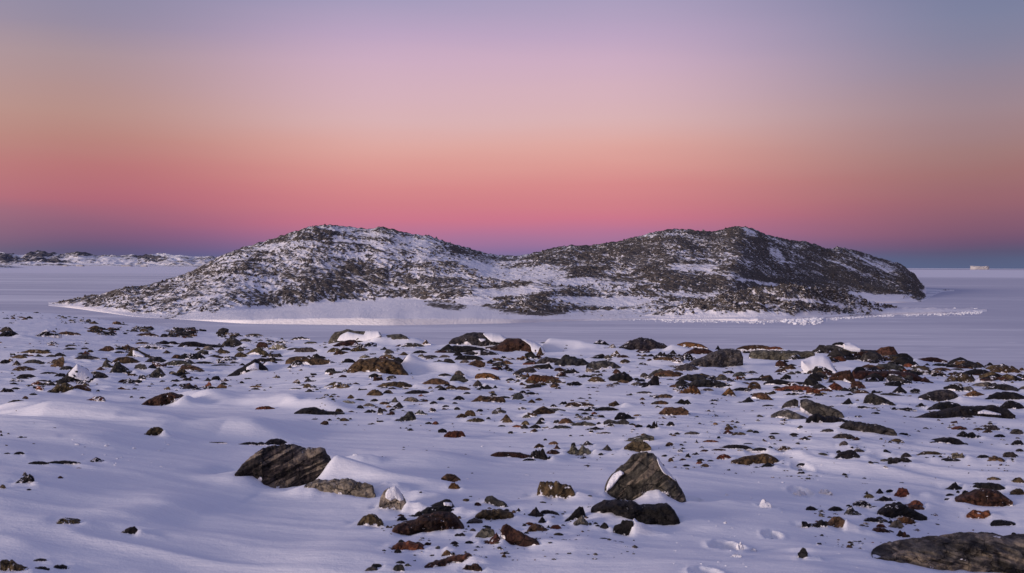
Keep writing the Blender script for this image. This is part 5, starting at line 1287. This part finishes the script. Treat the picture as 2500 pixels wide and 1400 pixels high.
# ------------------------------------------------------------------ pebbles nobody could count
ZONES = [  # px0 row0 px1 row1 count smallest largest(px)
    (0, 855, 800, 965, 380, 5, 38), (780, 850, 1700, 960, 460, 5, 40), (1650, 860, 2500, 965, 560, 5, 44), (2000, 868, 2560, 935, 300, 8, 60), (750, 940, 1650, 1060, 340, 4, 26),
    (1600, 950, 2500, 1060, 330, 4, 18), (1380, 1050, 2500, 1145, 330, 4, 16), (930, 1230, 1560, 1385, 170, 4, 20), (1990, 1190, 2300, 1310, 130, 4, 20), (2300, 1180, 2500, 1330, 16, 4, 14),
    (220, 786, 760, 826, 620, 6, 26), (0, 760, 330, 792, 90, 4, 16), (0, 800, 620, 870, 120, 4, 18), (0, 1040, 300, 1190, 14, 4, 10), (860, 1090, 1400, 1200, 18, 3, 9), (550, 800, 800, 850, 120, 4, 16)]
pp = []
for (a, b_, c, d, n, s0, s1) in ZONES:
    k = 0; it = 0
    while k < n and it < n * 30:
        it += 1
        x, y = random.uniform(a, c), random.uniform(b_, d)
        if (a, b_) == (220, 786) and y < 782 + (x - 220) * 0.065 + 6: continue
        if y < float(EDGE_ROW(x)) + 2: continue
        cl = float(noise(x / 70, y / 22, seed=61)) + 0.6 * float(noise(x / 25, y / 9, seed=62))
        if cl < random.uniform(-0.20, 0.50): continue
        pp.append((x, y, s0 + (s1 - s0) * random.random() ** (2.0 if cl > .3 else 3.2))); k += 1
pp = np.array(pp)
d = rays(pp[:, 0], pp[:, 1])
ysl = np.geomspace(5, 500, 500)
HX = base_height(d[:, 0:1] * ysl, np.broadcast_to(ysl, (len(d), 500)))
below = (CAM_Z + d[:, 2:3] * ysl) < HX
pi = np.argmax(below, axis=1)
ok = below.any(axis=1) & (pi > 0)
keys = list(PAL)
wts = dict(k=6, d=3.5, g=1.2, o=1.2, b=1.5, r=.35, t=.35, q=1.2, n=.15)
variants = [rock_shape(1, v.uniform(.45, .9), v.uniform(.13, .42), random.choice('mfpallf'), None, '', 2, 900 + i) for i, v in enumerate([random.Random(q) for q in range(24)])]
for i in np.nonzero(ok)[0]:
    y = ysl[pi[i]]; x = d[i, 0] * y
    w = pp[i, 2] * y / F
    p, Fc = variants[random.randrange(24)]
    a = random.uniform(-0.5, 0.5) + (math.pi if random.random() < .5 else 0)
    R = np.array([[math.cos(a), -math.sin(a), 0], [math.sin(a), math.cos(a), 0], [0, 0, 1]])
    j = random.uniform(0.75, 1.3)
    c = PAL[random.choices(keys, [wts[q] for q in keys])[0]]
    z = float(height(np.array(x), np.array(y)))
    to_stuff((p * w) @ R.T * np.array([1, 1, random.uniform(.7, 1.4)]), Fc, (x, y, z - 0.04 * w), (*[q * j for q in c], random.choice([0, 0, 0, .3, .45])))
me = mesh_from('pebbles', np.concatenate(stuffV), np.concatenate(stuffF), smooth=False)
rock_attrs(me, np.concatenate(stuffR), np.concatenate(stuffU))
at = me.attributes.new('tint', 'FLOAT_COLOR', 'POINT')
at.data.foreach_set('color', np.concatenate(stuffC).astype(np.float32).ravel())
link('pebbles', me, M_STUFF, kind='stuff', label='scatter of small dark and brown pebbles between the larger rocks')

# ------------------------------------------------------------------ boulders strewn over the island
def strew(name, grids, n, smin, smax, mat, label, seed, pred):
    rg = np.random.default_rng(seed)
    Vs, Fs, Cs, Rs, Us, k = [], [], [], [], [], 0
    for (X, Y, Z, D, px, row), cnt in zip(grids, n):
        w = np.clip(D, 0, 1) ** 1.5 * pred(px, row)
        w = (w / w.sum()).ravel()
        idx = rg.choice(w.size, cnt, p=w)
        for q in idx:
            s_ = smin + (smax - smin) * rg.random() ** 3
            p, Fc = SV[rg.integers(len(SV))]
            a = rg.uniform(0, 6.28); R = np.array([[math.cos(a), -math.sin(a), 0], [math.sin(a), math.cos(a), 0], [0, 0, 1]])
            Vs.append((p * s_) @ R.T + np.array([X.flat[q] + rg.uniform(-.4, .4), Y.flat[q] + rg.uniform(-.4, .4), Z.flat[q] - 0.05]))
            Fs.append(Fc + k); k += len(p); Rs.append(p + q * 0.13 % 40); Us.append(p[:, 2] / p[:, 2].max() + 0.2)
            Cs.append(np.tile(np.array([0.05, 0.042, 0.036, rg.choice([.15, .35, .5])]) * np.array([1, 1, 1, 1.0]), (len(p), 1)))
    me = mesh_from(name, np.concatenate(Vs), np.concatenate(Fs), smooth=False)
    rock_attrs(me, np.concatenate(Rs), np.concatenate(Us))
    a = me.attributes.new('tint', 'FLOAT_COLOR', 'POINT'); a.data.foreach_set('color', np.concatenate(Cs).astype(np.float32).ravel())
    link(name, me, mat, kind='stuff', label=label)
SV = [rock_shape(1, .8, random.uniform(.4, .75), random.choice('pam'), None, '', 1, 700 + i) for i in range(12)]
strew('island_boulders', [ISL, HEAD], [5200, 1500], 0.5, 2.0, M_STUFF, 'dark boulders strewn over the snowy island', 5, lambda px, row: 1.0)

# ------------------------------------------------------------------ broken sea ice pushed up along the headland
def ice_blocks(name, px0, px1, row_f, n, smin, smax, spread, label, seed, kind='stuff'):
    rg = np.random.default_rng(seed)
    Vs, Fs, k = [], [], 0
    for i in range(n):
        px = rg.uniform(px0, px1)
        while float(noise(px / 28.0, 0.5, seed=seed)) + 0.5 * float(noise(px / 9.0, 0.5, seed=seed)) < rg.uniform(-.8, .5): px = rg.uniform(px0, px1)
        row = row_f(px) + rg.normal(0, spread * .5)
        y = CAM_Z * F / (row - horizon(px)); x = (px - 1250) / F * y
        s_ = smin + (smax - smin) * rg.random() ** 2.5
        V, Fc = ico(1)
        v = V / (np.abs(V) ** 4).sum(1)[:, None] ** .25
        v = v * np.array([1, rg.uniform(.6, 1), rg.uniform(.35, .7)]) * s_ / 2
        a, t = rg.uniform(0, 6.28), rg.uniform(-.5, .5)
        R = np.array([[math.cos(a), -math.sin(a), 0], [math.sin(a), math.cos(a), 0], [0, 0, 1]]) @ np.array([[math.cos(t), 0, math.sin(t)], [0, 1, 0], [-math.sin(t), 0, math.cos(t)]])
        Vs.append(v @ R.T + rg.normal(0, .04 * s_, v.shape) + np.array([x, y, 0.12 * s_])); Fs.append(Fc + k); k += len(v)
    me = mesh_from(name, np.concatenate(Vs), np.concatenate(Fs), smooth=False)
    return link(name, me, M_ICEB, kind=kind, label=label)
m = new_mat('pressure_ice'); b = NB(m)
g = b.node('ShaderNodeNewGeometry').outputs['Position']
b.out(b.mix(b.rng(b.noise(g, 0.8, 4), .35, .65), (0.66, 0.70, 0.78), (0.80, 0.80, 0.82)), 0.6, b.bump(b.noise(g, 2.5, 4), 0.2), 0.3)
M_ICEB = m
ice_blocks('ice_rubble', 1450, 2400, lambda p: float(k_shore(max(p, 1600))) + 1 - (3 if p < 1600 else 0), 3000, 0.2, 0.9, 4.5, 'broken blocks of sea ice along the island shore', 11)
ice_blocks('pressure_ice_heap', 1915, 2010, lambda p: 781 + 4 * math.sin((p - 1915) / 95 * math.pi), 520, 0.4, 2.0, 7, 'heap of jumbled white ice blocks below the headland', 12)
ice_blocks('spit_ice_blocks', 2080, 2400, lambda p: float(k_shore(p)) - 4, 900, 0.25, 1.1, 5, 'jumbled ice blocks along the low spit', 13)

# ------------------------------------------------------------------ icebergs
def iceberg(px, base_row, wpx, hpx, y, label, seed):
    w, h = wpx * y / F, hpx * y / F
    rg = np.random.default_rng(seed)
    n = 40
    ang = np.linspace(0, 2 * math.pi, n, endpoint=False)
    sq = (np.abs(np.cos(ang)) ** 6 + np.abs(np.sin(ang)) ** 6) ** (-1 / 6)
    rx, ry = np.cos(ang) * sq * w / 2, np.sin(ang) * sq * w / 3
    rings = []
    for z, s_ in ((-0.3, 1.0), (0.0, 1.0), (0.35, 0.99), (0.75, 0.975), (0.97, 0.96), (1.0, 0.90)):
        f = s_ * (1 + 0.03 * rg.normal(size=n))
        rings.append(np.stack([rx * f, ry * f, z * h * (1 + (0.16 * noise(rx / w * 7 + seed, ry / w * 5, seed=seed) if z > 0 else 0)) + 0.04 * h * rg.normal(size=n) * (z > 0.5)], 1))
    V = np.concatenate(rings + [np.array([[0, 0, h * 1.0]])])
    Fc = []
    for r_ in range(len(rings) - 1):
        for i in range(n):
            a, c = r_ * n + i, r_ * n + (i + 1) % n
            Fc += [(a, c, c + n), (a, c + n, a + n)]
    t = (len(rings) - 1) * n
    for i in range(n): Fc.append((t + i, t + (i + 1) % n, len(V) - 1))
    me = mesh_from('iceberg', V, Fc, smooth=False)
    o = link('iceberg', me, M_BERG, label=label, category='iceberg', group='icebergs frozen into the far sea ice')
    o.location = ((px - 1250) / F * y, y, 0)
m = new_mat('berg_ice'); b = NB(m)
b.out((0.42, 0.41, 0.42), 0.6, None, 0.3); M_BERG = m
iceberg(2391, 658, 40, 8, 17000, 'pale flat-topped iceberg far out on the right horizon', 1)
iceberg(196, 650, 18, 3.4, 9000, 'small white iceberg below the far coast, right of the leftmost pair', 2)
iceberg(160, 650, 12, 2.6, 9100, 'small low iceberg leftmost below the far coast', 3)
iceberg(310, 650, 26, 2.6, 9800, 'long low iceberg below the middle of the far coast', 4)
iceberg(352, 650, 15, 3.2, 9000, 'small iceberg nearest the island below the far coast', 5)

# ------------------------------------------------------------------ lumps kicked up beside the footprints
LUMPS = [(1762, 1322, 44, 22, 'long white snow lump thrown up left of the nearest footprint'), (1808, 1335, 20, 26, 'upright snow chip on the right rim of the nearest footprint'),
         (1797, 1356, 26, 9, 'flat snow chip in front of the nearest footprint'), (1838, 1344, 20, 9, 'small snow chip lying right of the nearest footprint'),
         (1884, 1300, 40, 16, 'slanted snow lump in the second nearest footprint'), (1868, 1232, 34, 24, 'rounded snow lump on the footprint below the rounded pale one'),
         (1952, 1198, 34, 24, 'bright broken snow lump at the upper footprint'), (2014, 1199, 32, 12, 'low smooth snow lump right of the bright broken one'),
         (1716, 1396, 46, 12, 'snow slab at the bottom edge below the footprints'), (1958, 1140, 36, 8, 'faint snow ridge at the farthest footprint'), (1900, 1092, 22, 8, 'small snow clump beside the tan lozenge boulder'),
         (1775, 1207, 8, 6, 'tiny snow crumb alone above the footprints'), (1770, 1278, 9, 7, 'tiny snow crumb between two footprints')]
P = intersect([l[0] for l in LUMPS], [l[1] + l[3] / 2 for l in LUMPS])
for i, ((px, row, w_, h_, lab), p0) in enumerate(zip(LUMPS, P)):
    s_ = p0[1] / F
    w_, h_ = w_ * 1.15, h_ * 1.15
    p, Fc = rock_shape(w_ * s_, w_ * s_ * .8, h_ * s_ * .85, random.choice('lpl'), None, '', 4, 400 + i)
    o = link('snow_lump', mesh_from('snow_lump', p, Fc), M_LUMP, label=lab, category='snow lump', group='snow lumps kicked up along the line of footprints')
    o.location = (p0[0], p0[1], float(height(np.array(p0[0]), np.array(p0[1]))) - 0.1 * h_ * s_)

# ------------------------------------------------------------------ crumbs of crusted snow
CR = []
for (a, b_, c, d, n) in ((160, 1082, 430, 1160, 26), (1640, 1180, 1860, 1400, 34), (1840, 1080, 2020, 1260, 22), (1950, 1300, 2120, 1400, 14), (860, 1090, 1350, 1180, 14), (1700, 1330, 1840, 1400, 16)):
    for i in range(n): CR.append((random.uniform(a, c), random.uniform(b_, d), random.uniform(3, 13) if a < 1000 else random.uniform(2, 8)))
P = intersect([q[0] for q in CR], [q[1] for q in CR])
Vs, Fs, k = [], [], 0
for (px, row, wp), p0 in zip(CR, P):
    w_ = wp * p0[1] / F
    p, Fc = variants[random.randrange(24)]
    Vs.append(p * np.array([w_, w_, w_ * 0.8]) + np.array([p0[0], p0[1], float(height(np.array(p0[0]), np.array(p0[1]))) - 0.03 * w_])); Fs.append(Fc + k); k += len(p)
link('snow_crumbs', mesh_from('snow_crumbs', np.concatenate(Vs), np.concatenate(Fs)), M_LUMP, kind='stuff', label='crumbs of crusted snow lying on the smooth snow')
